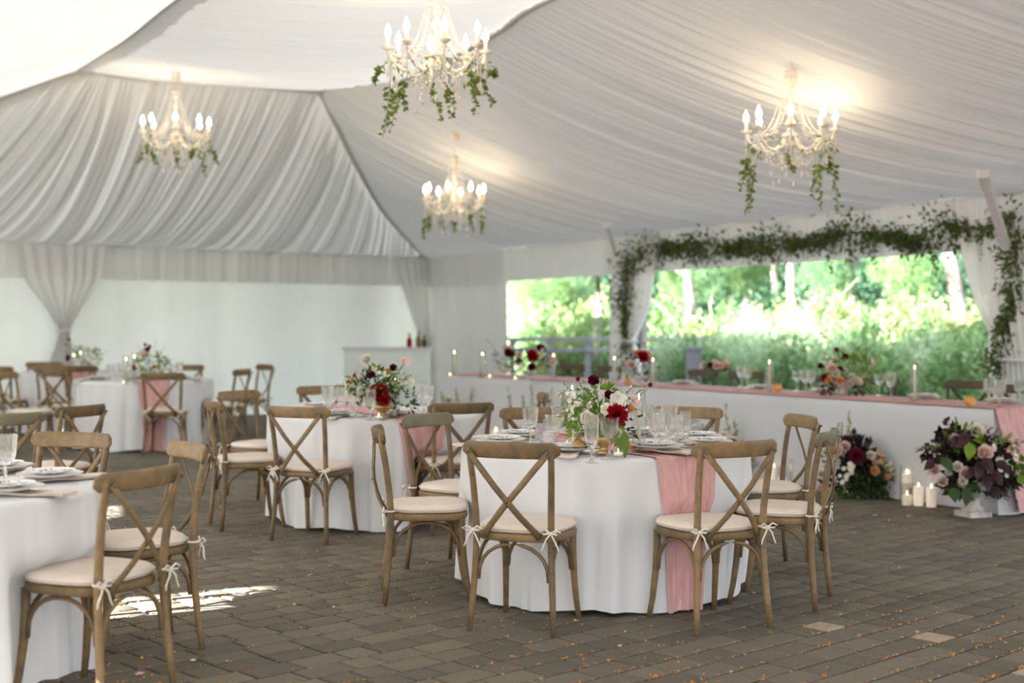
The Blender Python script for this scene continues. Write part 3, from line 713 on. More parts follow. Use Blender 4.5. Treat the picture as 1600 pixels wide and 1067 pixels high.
# (x, y, azimuth of facing, label, group)
CH = [
 (.076, 6.505, 20, 'beech cross-back chair seen from behind at front left of the front table', 'f'),
 (.924, 6.55, -26, 'beech cross-back chair seen from behind in front of the pink runner of the front table', 'f'),
 (-.433, 7.163, 84, 'cross-back chair in profile at the left side of the front table, bow tie outward', 'f'),
 (-.30, 7.97, 125, 'cross-back chair behind the profile chair at the left rear of the front table', 'f'),
 (.20, 8.48, 168, 'cross-back chair mostly hidden behind the goblets and flowers of the front table', 'f'),
 (1.02, 8.55, 204, 'cross-back chair facing the camera behind the glasses at rear right of the front table', 'f'),
 (1.36, 7.04, 293, 'greenish cross-back chair at the right side of the front table, nearer of two', 'f'),
 (1.44, 7.955, 260, 'cross-back chair at the right side of the front table, farther of two', 'f'),
 (-1.29, 9.08, 22, 'cross-back chair seen from behind in front of the middle round table', 'm'),
 (-1.84, 9.62, 67, 'cross-back chair facing right at the left of the middle table, nearer of two', 'm'),
 (-1.94, 10.67, 122, 'cross-back chair facing right at the left of the middle table, farther of two', 'm'),
 (-1.50, 11.35, 160, 'cross-back chair behind the middle round table, rail left of its flowers', 'm'),
 (-.43, 9.46, -22, 'cross-back chair seen from behind at the front right of the middle table', 'm'),
 (-.02, 10.42, 266, 'cross-back chair edge-on behind the goblets, beyond the right of the middle round table', 'm'),
 (-1.62, 5.27, -65, 'large cross-back chair nearest the camera at the white table in the left foreground', 'l'),
 (-1.665, 6.045, 237, 'cross-back chair facing left toward the foreground table, standing on the sunlit paving', 'l'),
 (-2.25, 6.54, 200, 'pale sunlit cross-back chair facing the camera behind the patterned plates at left', 'l'),
 (-3.17, 8.39, -38, 'cross-back chair rear at the left picture edge, facing a table out of view', 'o'),
 (-3.03, 9.06, -66, 'narrow looking cross-back chair turned left between the foreground table and the far tables', 'o'),
 (-3.71, 14.75, -5, 'dark cross-back chair in front of the pink runner of the far left round table', 't'),
 (-4.92, 15.45, 35, 'blurred cross-back chair seen from behind at the left of the far round table', 't'),
 (-5.45, 16.55, -5, 'blurred cross-back chair overlapping behind the chair left of the far round table', 't'),
 (-5.10, 14.55, 95, 'blurred cross-back chair edge-on left of the far round table', 't'),
 (-5.22, 16.95, 8, 'blurred cross-back chair before the flowers and pink runner of the farthest table', 't'),
 (-6.15, 16.75, 12, 'dark cross-back chair at the left picture edge, nearer of the two overlapping', 't'),
 (-6.62, 17.55, 30, 'dark cross-back chair at the left picture edge, farther of the two overlapping', 't'),
 (-3.30, 15.65, 282, 'blurred cross-back chair facing left at the right side of the far round table, nearer', 't'),
 (-3.28, 17.0, 235, 'blurred cross-back chair facing left at the right side of the far round table, farther', 't'),
 (-4.05, 16.75, 185, 'blurred cross-back chair behind the flowers of the far round table', 't'),
 (-6.1, 17.95+.0, 160, 'blurred cross-back chair behind the farthest table at left', 't'),
]
GRP = {'f': 'chairs round the front table', 'm': 'chairs round the middle table', 'l': 'chairs round the left foreground table', 'o': 'chairs facing a table out of view at left', 't': 'chairs round the two far tables'}
chair0 = make_chair(); bpy.context.view_layer.update()
first = True
olive = mat('olive_tinged_beech', (.20, .19, .115), .55, noise=((.13, .115, .08), 8, .4, .7), bump=((60, 60, 12), .2, .002))
def put_chair(x, y, az, lab, grp):
    global first
    o = chair0 if first else copy_tree(chair0)
    first = False
    place(o, (x, y, 0), az); tag(o, lab, 'chair', grp); return o
CHO = []
_orig = list(CH)
for (x, y, az, lab, g) in CH[1:]:
    CHO.append(copy_tree(chair0)); place(CHO[-1], (x, y, 0), az); tag(CHO[-1], lab, 'chair', GRP[g])
x, y, az, lab, g = CH[0]; place(chair0, (x, y, 0), az); tag(chair0, lab, 'chair', GRP[g])
for k in (5, 2, 16):     # rails with a greenish worn finish
    for c in kids(CHO[k]):
        if c.name.startswith('top_rail'):
            c.data = c.data.copy(); c.data.materials[0] = olive; c['label'] = 'greenish grey worn top rail'
# head table chairs (behind the long table)
hn = Vector((.830, .5576, 0)); hc0 = 8.731
hdir = Vector((.5576, -.830, 0))
shade = mat('shaded_beech', (.105, .072, .045), .6, noise=((.06, .045, .03), 8, .42, .66))  # beech copy darkened, shade behind the head table put into the colour
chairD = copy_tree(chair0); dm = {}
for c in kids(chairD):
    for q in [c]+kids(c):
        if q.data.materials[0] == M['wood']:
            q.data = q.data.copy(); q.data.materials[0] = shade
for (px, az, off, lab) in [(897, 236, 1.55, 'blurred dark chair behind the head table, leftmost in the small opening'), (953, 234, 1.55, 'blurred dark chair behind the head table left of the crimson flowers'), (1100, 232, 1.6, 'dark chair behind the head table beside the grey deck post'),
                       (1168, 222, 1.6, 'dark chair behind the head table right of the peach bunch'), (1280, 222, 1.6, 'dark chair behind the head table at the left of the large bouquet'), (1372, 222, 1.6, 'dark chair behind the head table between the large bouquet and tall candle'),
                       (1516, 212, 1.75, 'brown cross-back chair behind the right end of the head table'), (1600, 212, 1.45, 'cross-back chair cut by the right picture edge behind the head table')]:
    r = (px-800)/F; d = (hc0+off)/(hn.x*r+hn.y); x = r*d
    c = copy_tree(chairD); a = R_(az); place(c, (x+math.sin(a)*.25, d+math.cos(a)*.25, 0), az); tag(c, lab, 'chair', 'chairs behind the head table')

for c in kids(chairD):
    for q in kids(c): bpy.data.objects.remove(q)
    bpy.data.objects.remove(c)
bpy.data.objects.remove(chairD)
# ------------------------------------------------------------------ ROUND TABLES WITH CLOTHS AND RUNNERS
ZT = .768
def fold_fn(seed):
    rg = random.Random(seed); ks = [(k, rg.uniform(0, 6.28), w_) for k, w_ in ((5, .25), (9, .45), (14, .7), (21, .6), (29, .35))]
    return lambda a: sum(w_*math.sin(k*a+p) for k, p, w_ in ks)/1.4
FEET = []
def cloth_r(fold, a, z, R=.765):
    t = max(0, min(1, (ZT-z)/ZT)); g = fold(a)
    sharp = (abs(g)**.8)*(1 if g > 0 else -1)
    r = R+.008+.016*t+(.036*t**.6)*sharp+.006*t**.5*math.sin(41*a+3*g)
    for (fa, fr, hw, zt) in FEET:
        if z < zt:
            q = abs((a-fa+PI) % (2*PI)-PI)/hw
            if q < 1.8:
                w_ = min(1, max(0, 1.8-q)/.8)*min(1, (zt-z)/.12); r = r*(1-w_)+min(r, fr)*w_
    return r
def table_at(cx, cy, seed, label, clabel, rlabel, raz=None, grp='round tables'):
    t = empty('round_table', (cx, cy, 0))
    MB().lathe([(.745, .728), (.752, .732), (.752, .752), (.745, .756)], 40).build('tabletop', M['darkwood'], t)
    for k in range(4):
        a = PI/4+k*PI/2; MB().sweep([(.5*math.cos(a), .5*math.sin(a), 0), (.45*math.cos(a), .45*math.sin(a), .73)], .018, 6).build('leg', M['white_metal'], t)
    tag(t, label, 'table', grp)
    fold = fold_fn(seed); NA = 400; FEET.clear()
    for (X, Y, AZ, _l, _g) in CH:
        dx_, dy_ = X-cx, Y-cy; ds = math.hypot(dx_, dy_)
        if ds > 1.35: continue
        aa = R_(AZ); f_ = (math.sin(aa), math.cos(aa)); r_ = (math.cos(aa), -math.sin(aa))
        for sx in (-1, 1):
            qx = X+f_[0]*.20+r_[0]*sx*.185-cx; qy = Y+f_[1]*.20+r_[1]*sx*.185-cy; FEET.append((math.atan2(qy, qx), math.hypot(qx, qy)-.028, .035, .40))
            qx = X+f_[0]*.16+r_[0]*sx*.12-cx; qy = Y+f_[1]*.16+r_[1]*sx*.12-cy; FEET.append((math.atan2(qy, qx), math.hypot(qx, qy)-.06, .16, .56))
    prof = [(0, ZT), (.4, ZT), (.72, ZT), (.748, ZT-.001), (.762, ZT-.006)]
    vs = []; fs = []
    for (r, z) in prof:
        for k in range(NA): a = 2*PI*k/NA; vs.append((r*math.cos(a), r*math.sin(a), z))
    zs = [ZT-.02, ZT-.05, ZT-.1, ZT-.15, ZT-.21, ZT-.26, ZT-.32, ZT-.38, ZT-.46, ZT-.55, ZT-.63, ZT-.71, .006]
    for z in zs:
        for k in range(NA):
            a = 2*PI*k/NA; r = cloth_r(fold, a+.05*math.sin(3*a)*(ZT-z), z)
            zz = z+(.014+.012*math.sin(7*a+seed)) if z < .01 else z
            vs.append((r*math.cos(a), r*math.sin(a), zz))
    n = len(prof)+len(zs)
    for i in range(n-1):
        for k in range(NA):
            fs.append((i*NA+k, (i+1)*NA+k, (i+1)*NA+(k+1) % NA, i*NA+(k+1) % NA))
    c = MB().add(vs, fs).build('tablecloth', M['linen'], loc=(cx, cy, 0)); tag(c, clabel, 'tablecloth', 'white floor length cloths')
    if raz is not None:
        dx, dy = math.sin(R_(raz)), math.cos(R_(raz)); px_, py_ = dy, -dx
        Wd = .36; L = .765+.75; nu, nv = 150, 64; rg = np.random.default_rng(seed); wr = noise1(nv, 22, rg); wr2 = noise1(nv, 9, rg); ed = noise1(nu, 20, rg)
        V = []
        for i in range(nu):
            s = -L+2*L*i/(nu-1)
            for j in range(nv):
                q = -Wd/2+Wd*j/(nv-1); q *= 1+.03*ed[i]+.10*max(0, (abs(s)-.76))*1.3
                x = dx*s+px_*q; y = dy*s+py_*q; rr = math.hypot(x, y); cr = .0035*wr[j]+.003*wr2[j]
                if rr < .762: V.append((x, y, ZT+.0045+abs(cr)*.7)); continue
                dr = rr-.762; a = math.atan2(y, x); z = ZT-dr+ (0 if dr > .02 else 0)
                z = max(.004+.004*wr[j], z); r2 = cloth_r(fold, a+.05*math.sin(3*a)*(ZT-z), z)+.010+cr*(1+3*min(1, dr))
                if dr < .03: z = ZT+.004-dr*.6
                V.append((r2*math.cos(a), r2*math.sin(a), z))
        b = MB(); b.v = V
        b.f = [(i*nv+j, (i+1)*nv+j, (i+1)*nv+j+1, i*nv+j+1) for i in range(nu-1) for j in range(nv-1)]
        ro = b.build('table_runner', M['pink'], loc=(cx, cy, 0)); tag(ro, rlabel, 'table runner', 'dusty pink gauze runners')
T1 = (.50, 7.41); T2 = (-1.0, 10.03); T3 = (-2.44, 5.5); T5 = (-4.19, 15.65); T6 = (-5.55, 17.75)
table_at(*T1, 1, 'round table hidden under the front white cloth', 'white floor length cloth on the front round table', 'dusty pink gauze runner falling from the front table', 152)
table_at(*T2, 2, 'round table hidden under the middle white cloth', 'white floor length cloth on the middle round table', 'dusty pink gauze runner across the middle round table', 149.5)
table_at(*T3, 3, 'round table hidden under the sunlit cloth at left', 'bright sunlit white cloth on the table in the left foreground', '', None)
table_at(*T5, 5, 'round table hidden under the cloth of the far left table', 'white cloth on the far round table before the back wall', 'dusty pink runner on the far round table behind a dark chair', 157)
table_at(*T6, 6, 'round table hidden under the cloth of the farthest table', 'white cloth on the farthest table beside the tied drape', 'pink runner glimpsed on the farthest round table', 165)

# ------------------------------------------------------------------ HEAD TABLE
A0 = Vector((-.9, 17.0, 0)); HL = 8.07
def hp(t, o=0, z=0): p = A0+hdir*(t*HL)+hn*o; return Vector((p.x, p.y, z))
seams = [0, .2, .387, .574, .785, 1.0]; HD = .80
names = ['leftmost white linen cloth of the head table', 'second white linen cloth from the left on the head table', 'middle white linen cloth of the head table', 'white linen cloth of the head table left of its vertical seam', 'rightmost white linen cloth of the head table, corner flaring out']
for i in range(5):
    a, b = seams[i], seams[i+1]; Lm = (b-a)*HL; rg = np.random.default_rng(70+i)
    t = empty('banquet_table', tuple(hp((a+b)/2, HD/2))); t.rotation_euler = (0, 0, math.atan2(hdir.y, hdir.x))
    MB().box((0, 0, .742), (Lm-.03, HD-.03, .025)).build('tabletop', M['darkwood'], t, smooth=False)
    for sx in (-1, 1):
        for sy in (-1, 1): MB().sweep([(sx*(Lm/2-.2), sy*.3, 0), (sx*(Lm/2-.2), sy*.3, .73)], .015, 6).build('leg', M['white_metal'], t)
    tag(t, 'banquet table under the '+names[i], 'table', 'tables of the head table')
    nu = int(Lm/.03); pr = [(-.05, .008), (-.038, .15), (-.025, .35), (-.012, .55), (-.004, .70), (0, ZT-.012), (.006, ZT-.002), (.02, ZT), (.2, ZT), (HD-.02, ZT), (HD, ZT-.01), (HD+.02, .4), (HD+.04, .008)]
    p1 = noise1(nu+1, max(2, Lm/.3), rg); p2 = noise1(nu+1, max(2, Lm/.1), rg)
    V = []
    last = (i == 4)
    for k in range(nu+1):
        s = k/nu*Lm
        for (o, z) in pr:
            dr = (ZT-z)/ZT; oo = o+(-1 if o < .3 else 1)*dr*.02*(p1[k]+.4*p2[k]+.6)
            fl = 0
            if last and k >= nu-6: fl = dr*.22*((k-nu+6)/6)**2
            q = A0+hdir*(a*HL+s+fl*.8+(.006 if k == nu else -.006 if k == 0 else 0))+hn*(oo-(fl*.55 if o < .3 else 0)); V.append((q.x, q.y, z))
    m_ = len(pr); b_ = MB(); b_.v = V
    b_.f = [(k*m_+j, (k+1)*m_+j, (k+1)*m_+j+1, k*m_+j+1) for k in range(nu) for j in range(m_-1)]
    if i in (0, 4):       # end panel
        base = 0 if i == 0 else nu*m_; sg = -1 if i == 0 else 1
        ncol = 24; o0 = len(b_.v); rows = [7-r for r in range(8)]
        for r in rows:   # from top (index7) to hem (0)
            f_ = Vector(V[base+r]); bk_i = 9 + round((7-r)/7*3); bk = Vector(V[base+min(12, bk_i)]); z = V[base+r][2]
            for c in range(ncol+1):
                u = c/ncol; q = f_.lerp(Vector((bk.x, bk.y, z)), u); dr = (ZT-z)/ZT
                q += hdir*sg*dr*(.05*math.sin(u*19)*math.sin(PI*u)+.08*math.sin(PI*u)); b_.v.append(tuple(q))
        for r in range(7):
            for c in range(ncol): b_.f.append((o0+r*(ncol+1)+c, o0+r*(ncol+1)+c+1, o0+(r+1)*(ncol+1)+c+1, o0+(r+1)*(ncol+1)+c))
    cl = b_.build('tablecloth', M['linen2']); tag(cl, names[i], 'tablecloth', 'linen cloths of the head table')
# runner along the head table and down its right end
nu, nv = 300, 34; rg = np.random.default_rng(5); wr = noise1(nv, 15, rg); wr2 = noise1(nv, 7, rg); eg = noise1(nu, 50, rg); V = []
Ltop = HL+.012; Ltot = Ltop+.74
for i in range(nu):
    s = -.0+Ltot*(i/(nu-1))
    for j in range(nv):
        o = -.004+.60*j/(nv-1)+.008*eg[i]; cr = .004*wr[j]+.003*wr2[j]
        if s <= Ltop: q = A0+hdir*s+hn*o; V.append((q.x, q.y, ZT+.004+abs(cr)*.6))
        else:
            dr = s-Ltop; q = A0+hdir*(Ltop+.018+dr*.34+cr*4*min(1, dr*2))+hn*(o-.05*dr+.1*dr*(j/(nv-1)-.5)); V.append((q.x, q.y, ZT+.004-dr))
b = MB(); b.v = V; b.f = [(i*nv+j, (i+1)*nv+j, (i+1)*nv+j+1, i*nv+j+1) for i in range(nu-1) for j in range(nv-1)]
tag(b.build('table_runner', M['pink']), 'long dusty pink gauze runner along the head table and down its right end', 'table runner')

# draped bar in the far corner
bp = Vector((-1.68, 18.6, 0)); br = empty('draped_bar', tuple(bp))
MB().box((0, 0, .52), (1.12, .5, 1.04)).build('counter_body', M['wallpanel'], br, smooth=False)
MB().box((0, 0, 1.055), (1.2, .56, .03)).build('counter_top', M['linen2'], br, smooth=False)
tag(br, 'white draped bar counter in the far corner of the tent', 'bar counter')
for (dx, hgt, m_, lab) in [(.30, .17, 'p_red', 'blurred dark red bottle on the corner bar'), (.42, .2, 'darkwood', 'blurred tall dark bottle on the corner bar'), (.50, .14, 'leaf_dark', 'short dark green bottle at the right end of the corner bar')]:
    b = empty('bottle', (bp.x+dx, bp.y-.1, 1.07)); MB().lathe([(.034, 0), (.036, .02), (.036, hgt*.6), (.014, hgt*.78), (.013, hgt)], 12).build('body', M[m_], b); MB().lathe([(.015, hgt), (.015, hgt+.02)], 10).build('cap', M['iron'], b); tag(b, lab, 'bottle', 'bottles on the corner bar')

# ------------------------------------------------------------------ TABLEWARE
def gob(prof, seg=20, fl=.03, fn=10):
    return MB().lathe(prof, seg, flute=fl, fn=fn)
def make_goblet(name, H, rb, rr, bowl, foot=.034, stem=.0045):
    """cut crystal goblet: rb bowl radius, rr rim radius, bowl height"""
    r = empty(name); sh = H-bowl
    b = MB(); n = 20
    out = [(stem*1.2, sh-.004), (rb*.45, sh+.004), (rb*.85, sh+bowl*.18), (rb, sh+bowl*.4), (rb*1.02, sh+bowl*.62), (rr, H)]
    inn = [(rr-.0018, H), (rb*1.02-.003, sh+bowl*.62), (rb-.004, sh+bowl*.4), (rb*.8-.004, sh+bowl*.22), (.001, sh+bowl*.12)]
    b.lathe(out+inn, 20, flute=.035, fn=10)
    b.build('bowl', M['crystal_g'], r, smooth=False)
    MB().lathe([(foot, 0), (foot, .002), (foot*.5, .005), (stem*1.3, .014), (stem, sh*.5), (stem*1.7, sh*.72), (stem, sh*.85), (stem*1.3, sh)], 16).build('stem', M['crystal_g'], r)
    return r
def crystal():
    m = bpy.data.materials.new('cut_crystal'); m.use_nodes = True; n = m.node_tree.nodes; l = m.node_tree.links
    g = n.new('ShaderNodeBsdfGlass'); g.inputs['Roughness'].default_value = .02; g.inputs['IOR'].default_value = 1.5
    t = n.new('ShaderNodeBsdfTransparent'); t.inputs[0].default_value = (.97, .98, .98, 1)
    ms = n.new('ShaderNodeMixShader'); ms.inputs[0].default_value = .25
    tc = n.new('ShaderNodeTexCoord'); v = n.new('ShaderNodeTexVoronoi'); v.inputs['Scale'].default_value = 1
    mp = n.new('ShaderNodeMapping'); mp.inputs['Scale'].default_value = (130, 130, 55); l.new(tc.outputs['Object'], mp.inputs[0]); l.new(mp.outputs[0], v.inputs['Vector'])
    b = n.new('ShaderNodeBump'); b.inputs['Strength'].default_value = .25; b.inputs['Distance'].default_value = .003; l.new(v.outputs['Distance'], b.inputs['Height'])
    l.new(b.outputs[0], g.inputs['Normal'])
    l.new(g.outputs[0], ms.inputs[1]); l.new(t.outputs[0], ms.inputs[2]); l.new(ms.outputs[0], n['Material Output'].inputs[0]); return m
M['crystal_g'] = crystal()
gobP = make_goblet('water_goblet', .185, .038, .042, .105)
winP = make_goblet('wine_glass', .165, .036, .041, .085)
fluP = make_goblet('champagne_glass', .195, .030, .031, .135, .032)
tum = empty('tumbler'); b = MB(); b.lathe([(.030, 0), (.033, .003), (.036, .05), (.038, .10), (.0355, .10), (.033, .05), (.030, .012), (.001, .010)], 20, flute=.03, fn=10); b.build('bowl', M['crystal_g'], tum); tumP = tum
def plate_mesh(r, h, m, name='plate'):
    return MB().lathe([(.001, .002), (r*.55, 0), (r*.62, .003), (r*.97, h-.004), (r, h-.001), (r*.985, h), (r*.95, h-.003), (r*.68, .006), (r*.6, .005), (.001, .005)], 36)
dinP = plate_mesh(.135, .018, None).build('dinner_plate', M['plate']); smooth_angle(dinP)
salP = plate_mesh(.105, .016, None).build('salad_plate', M['toile']); smooth_angle(salP)
nap = MB()
def napf(u, v):
    x = -.055+.11*u; y = -.26+.40*v; return (x+.004*math.sin(v*9), y, .004+.003*math.sin(u*7+v*3)+.002*math.sin(v*13)-(.0 if v > .2 else (0)))
nap.grid(napf, 8, 16)
vv_ = list(nap.v); nn_ = len(vv_); nap.v += [(a, b, c+.009) for a, b, c in vv_]; nap.f += [tuple(i+nn_ for i in f) for f in nap.f]
for k in range(15): nap.f += [(k, k+1, k+1+nn_, k+nn_), (7*16+k, 7*16+k+1, 7*16+k+1+nn_, 7*16+k+nn_)]
for k in range(7): nap.f += [(k*16, (k+1)*16, (k+1)*16+nn_, k*16+nn_), (k*16+15, (k+1)*16+15, (k+1)*16+15+nn_, k*16+15+nn_)]
napP = nap.build('napkin', M['napkin'])
fk = MB(); fk.sweep([(0, -.10, .004), (0, -.03, .003), (0, .03, .005), (0, .045, .003)], [.0045, .0025, .003, .010], 6, flat=.35)
for k in range(4): fk.sweep([(-.008+k*.0053, .045, .003), (-.008+k*.0053, .07, .004), (-.008+k*.0053, .092, .003)], .0013, 4)
forkP = fk.build('fork', M['silver'])
knifeP = MB().sweep([(0, -.11, .004), (0, -.02, .004), (0, 0, .003), (0, .08, .003), (.003, .11, .003)], [.005, .0045, .006, .009, .003], 6, flat=.3).build('knife', M['silver'])
protos = [gobP, winP, fluP, tumP, dinP, salP, napP, forkP, knifeP]
bpy.context.view_layer.update()
def use(proto, loc, rz=0, label=None, cat=None, group=None, s=1):
    o = copy_tree(proto); o.location = loc; o.rotation_euler = (0, 0, rz)
    if s != 1: o.scale = (s, s, s)
    return tag(o, label, cat, group)
ZP = ZT+.0005
def setting(x, y, az, where, grp, on_runner=False, cut=True):
    rz = -R_(az); z = ZP+(.010 if on_runner else 0); dx, dy = math.cos(rz), math.sin(rz)
    use(napP, (x, y, z), rz+.25, 'oatmeal napkin under the plates '+where, 'napkin', grp)
    use(dinP, (x, y, z+.019), rz, 'white stoneware dinner plate '+where, 'plate', grp)
    use(salP, (x, y, z+.033), rz+x*3+y, 'toile patterned salad plate '+where, 'plate', grp)
    if cut:
        use(forkP, (x-dx*.165, y-dy*.165, z), rz, 'silver fork '+where, 'fork', grp)
        use(knifeP, (x+dx*.165, y+dy*.165, z), rz, 'silver knife '+where, 'knife', grp)
def ring(T, az, r=.56): return T[0]-math.sin(R_(az))*r, T[1]-math.cos(R_(az))*r
g1 = 'place settings on the front table'
for az, w_, rn in [(22, 'at front left of the front table', False), (-24, 'beside the front end of the runner on the front table', True), (84, 'at the left of the front table', False), (125, 'at left rear of the front table', False),
                   (170, 'at the rear of the front table', False), (204, 'at rear right of the front table', False), (290, 'at the right of the front table behind the front chair', False), (250, 'at far right of the front table', False)]:
    x, y = ring(T1, az); setting(x, y, az, w_, g1, rn)
for az, w_ in [(22, 'at front of the middle table'), (67, 'at the left of the middle table'), (-22, 'at front right of the middle table'), (120, 'at left rear of the middle table'), (270, 'at the right of the middle table')]:
    x, y = ring(T2, az); setting(x, y, az, w_, 'place settings on the middle table', False, az != 270)
for az, w_ in [(-65, 'at the front of the foreground table'), (-112, 'on the foreground table toward the sunlit chair'), (200, 'at the back of the foreground table'), (-158+20, 'in the middle of the three on the foreground table')]:
    if az == -138: continue
    x, y = ring(T3, az); setting(x, y, az, w_, 'place settings on the left foreground table')
for az, w_ in [(-5, 'in front on the far round table'), (50, 'at the left of the far round table'), (-60, 'at the right of the far round table')]:
    x, y = ring(T5, az); setting(x, y, az, w_, 'place settings on the far tables', False, False)
x, y = ring(T6, 10); setting(x, y, 10, 'on the farthest table', 'place settings on the far tables', False, False)
for t, w_ in [(.48, 'on the head table left of the peach bunch'), (.62, 'on the head table left of the tall candle'), (.72, 'on the head table left of the large bouquet'), (.86, 'on the head table right of the large bouquet'), (.955, 'at the right end of the head table')]:
    q = hp(t, .60); setting(q.x, q.y, 236, w_, 'place settings on the head table', False, False)
def glassat(px, py, kind, where, grp, z=ZP+.002, s=1):
    p = onz(px, py, z); P = {'g': (gobP, 'tall crystal goblet'), 'w': (winP, 'crystal wine glass'), 'f': (fluP, 'slender crystal champagne glass'), 't': (tumP, 'cut crystal tumbler')}[kind]
    return use(P[0], (p.x, p.y, z), px*.7, P[1]+' '+where, 'glass', grp, s)
G1 = 'crystal glasses on the front table'
for a in [(829, 693, 'g', 'leftmost of the left cluster on the front table', 1.05), (846, 690, 't', 'in the left cluster on the front table', 1), (856, 697, 't', 'behind the front chair rail in the left cluster of the front table', 1.1), (864, 700, 'w', 'at the right of the left cluster on the front table', 1.05), (872, 684, 'g', 'behind the left cluster of the front table', .95),
          (924, 723, 'f', 'standing in front of the cream rose on the front table', 1.15), (952, 716, 'w', 'below the red peony on the front table', 1.2),
          (1024, 700, 'f', 'just right of the tall candle on the front table', 1.05), (1034, 705, 'g', 'in the right cluster of the front table, front left', 1.05), (1046, 693, 'g', 'tallest of the right cluster on the front table', 1.12), (1058, 704, 'w', 'in the middle of the right cluster on the front table', 1.1), (1071, 697, 'f', 'rightmost of the right cluster on the front table', .95),
          (902, 676, 'g', 'behind the flowers at left on the front table', 1), (1010, 676, 'w', 'behind the tall candle on the front table', 1), (1085, 684, 't', 'beyond the right cluster on the front table', 1), (1140, 697, 'f', 'at the right edge plate of the front table', .01)]:
    if a[4] > .1: glassat(a[0], a[1], a[2], a[3], G1, s=a[4])
G2 = 'crystal glasses on the middle table'
for a in [(512, 648, 'g', 'leftmost on the middle table'), (522, 645, 'w', 'second from left on the middle table'), (535, 650, 'g', 'in the left group of the middle table, front'), (545, 645, 'w', 'right of the left group on the middle table'), (556, 650, 'f', 'beside the napkin left of the flowers on the middle table'), (569, 651, 'g', 'in front of the flowers on the middle table'), (579, 657, 'f', 'foremost on the middle table'),
          (654, 645, 'g', 'left of the right group on the middle table'), (662, 643, 'w', 'at the back of the right group on the middle table'), (668, 647, 'g', 'rightmost on the middle table')]:
    glassat(*a[:4], G2, s=1.08)
glassat(8, 762, 'g', 'at the left picture edge on the foreground table', 'crystal glasses on the foreground table', s=1.15)
glassat(-20, 770, 'w', 'just out of frame left on the foreground table', 'crystal glasses on the foreground table', s=1.1)
G5 = 'glasses on the far tables'
for i, (px, py) in enumerate([(172, 592), (182, 594), (190, 590), (200, 594), (252, 592), (262, 590), (272, 594), (281, 591)]):
    p = onz(px, py, ZP); use(gobP if i % 2 else winP, (p.x, p.y, ZP), i, ['leftmost', 'second', 'third', 'fourth', 'fifth', 'sixth', 'seventh', 'rightmost'][i]+(' blurred glass from the left' if 0 < i < 7 else ' blurred glass')+' on the far round table', 'glass', G5)
G4 = 'glasses on the head table'
HG = [(1158, 604, 'g', 'left of the pair beyond the peach bunch'), (1168, 606, 'w', 'right of the pair beyond the peach bunch'), (1245, 611, 'w', 'standing alone right of the orange pear'), (1259, 614, 'g', 'behind the left of the large bouquet'), (1267, 613, 'w', 'touching the left of the large bouquet'), (1374, 618, 'w', 'left of the pair beyond the large bouquet'), (1392, 621, 'g', 'right of the pair beyond the large bouquet'), (1546, 634, 'g', 'left one of the pair at the right end'), (1562, 637, 'g', 'right one of the pair at the right end'), (1593, 632, 'w', 'at the right picture edge')]
for a in HG: glassat(a[0], a[1], a[2], a[3]+' on the head table', G4, s=1.15)

# hurricane candles, votives, pillars -------------------------------
def flame(parent, z, s=1, m='flame'):
    s *= .72
    return MB().lathe([(.001, z), (.0045*s, z+.007*s), (.0055*s, z+.013*s), (.003*s, z+.024*s), (.0006, z+.034*s)], 8).build('flame', M[m], parent)
def make_taper(H=.30, hc=.24, lit=True, glass=True):
    r = empty('taper_candle')
    c = MB().lathe([(.011, .004), (.010, hc), (.004, hc+.004), (.0006, hc+.005)], 12).build('candle', M['wax'], r)
    MB().sweep([(0, 0, hc), (0, .001, hc+.012)], .001, 4).build('wick', M['iron'], r)
    if lit: flame(r, hc+.008, 1.3)
    if glass: MB().lathe([(.034, 0), (.034, H), (.0315, H), (.0315, .004), (.001, .004)], 24).build('glass_cylinder', M['clear'], r)
    MB().lathe([(.016, .004), (.016, .012), (.010, .014)], 12).build('holder', M['copper'], r)
    return r
taper0 = make_taper(); taper1 = make_taper(.30, .20, True, True); taperN = make_taper(.3, .25, True, False)
def make_votive():
    r = empty('votive_candle'); MB().lathe([(.022, 0), (.026, .004), (.029, .038), (.0275, .038), (.025, .006), (.001, .005)], 16).build('glass_cup', M['clear'], r)
    MB().lathe([(.001, .006), (.023, .006), (.023, .02), (.001, .021)], 14).build('candle', M['waxlit'], r); flame(r, .021, .75); return r
vot0 = make_votive()
def make_pillar(h, glass):
    r = empty('pillar_candle'); MB().lathe([(.001, 0), (.037, 0), (.038, .004), (.038, h-.004), (.036, h), (.028, h-.003), (.001, h-.006)], 20).build('candle', M['waxlit'], r); flame(r, h, 1.25)
    MB().sweep([(0, 0, h-.008), (0, .001, h+.01)], .001, 4).build('wick', M['iron'], r)
    if glass: MB().lathe([(.05, 0), (.05, glass), (.0475, glass), (.0475, .004), (.001, .003)], 24).build('glass_cylinder', M['clear'], r)
    return r
pilA = make_pillar(.15, None); pilB = make_pillar(.19, .25); pilC = make_pillar(.08, .17)
bpy.context.view_layer.update()
def tp(p, proto, label, grp, s=1): return use(proto, tuple(p), 0, label, 'candle', grp, s)
CT = 'taper candles in glass cylinders'
tp(onz(998, 705, ZT+.008), taper0, 'lit ivory taper in a tall glass cylinder right of the red peony', CT, 1.05)
tp(onz(894, 676, ZT+.008), taper0, 'taper in a glass cylinder half hidden behind the cream flowers of the front table', CT, 1.0)
barT = make_taper(.3, .215, False, False); bpy.context.view_layer.update(); tp(onz(897, 708, ZT+.002), barT, 'slim unlit pinkish taper left of the nearest bouquet', 'bare tapers')
tp(onz(617, 652, ZT+.008), taper0, 'lit taper in a glass cylinder on the middle table', CT, 1.02)
tp(onz(606, 636, ZT+.008), taper1, 'lit taper behind the flowers of the middle table', CT)
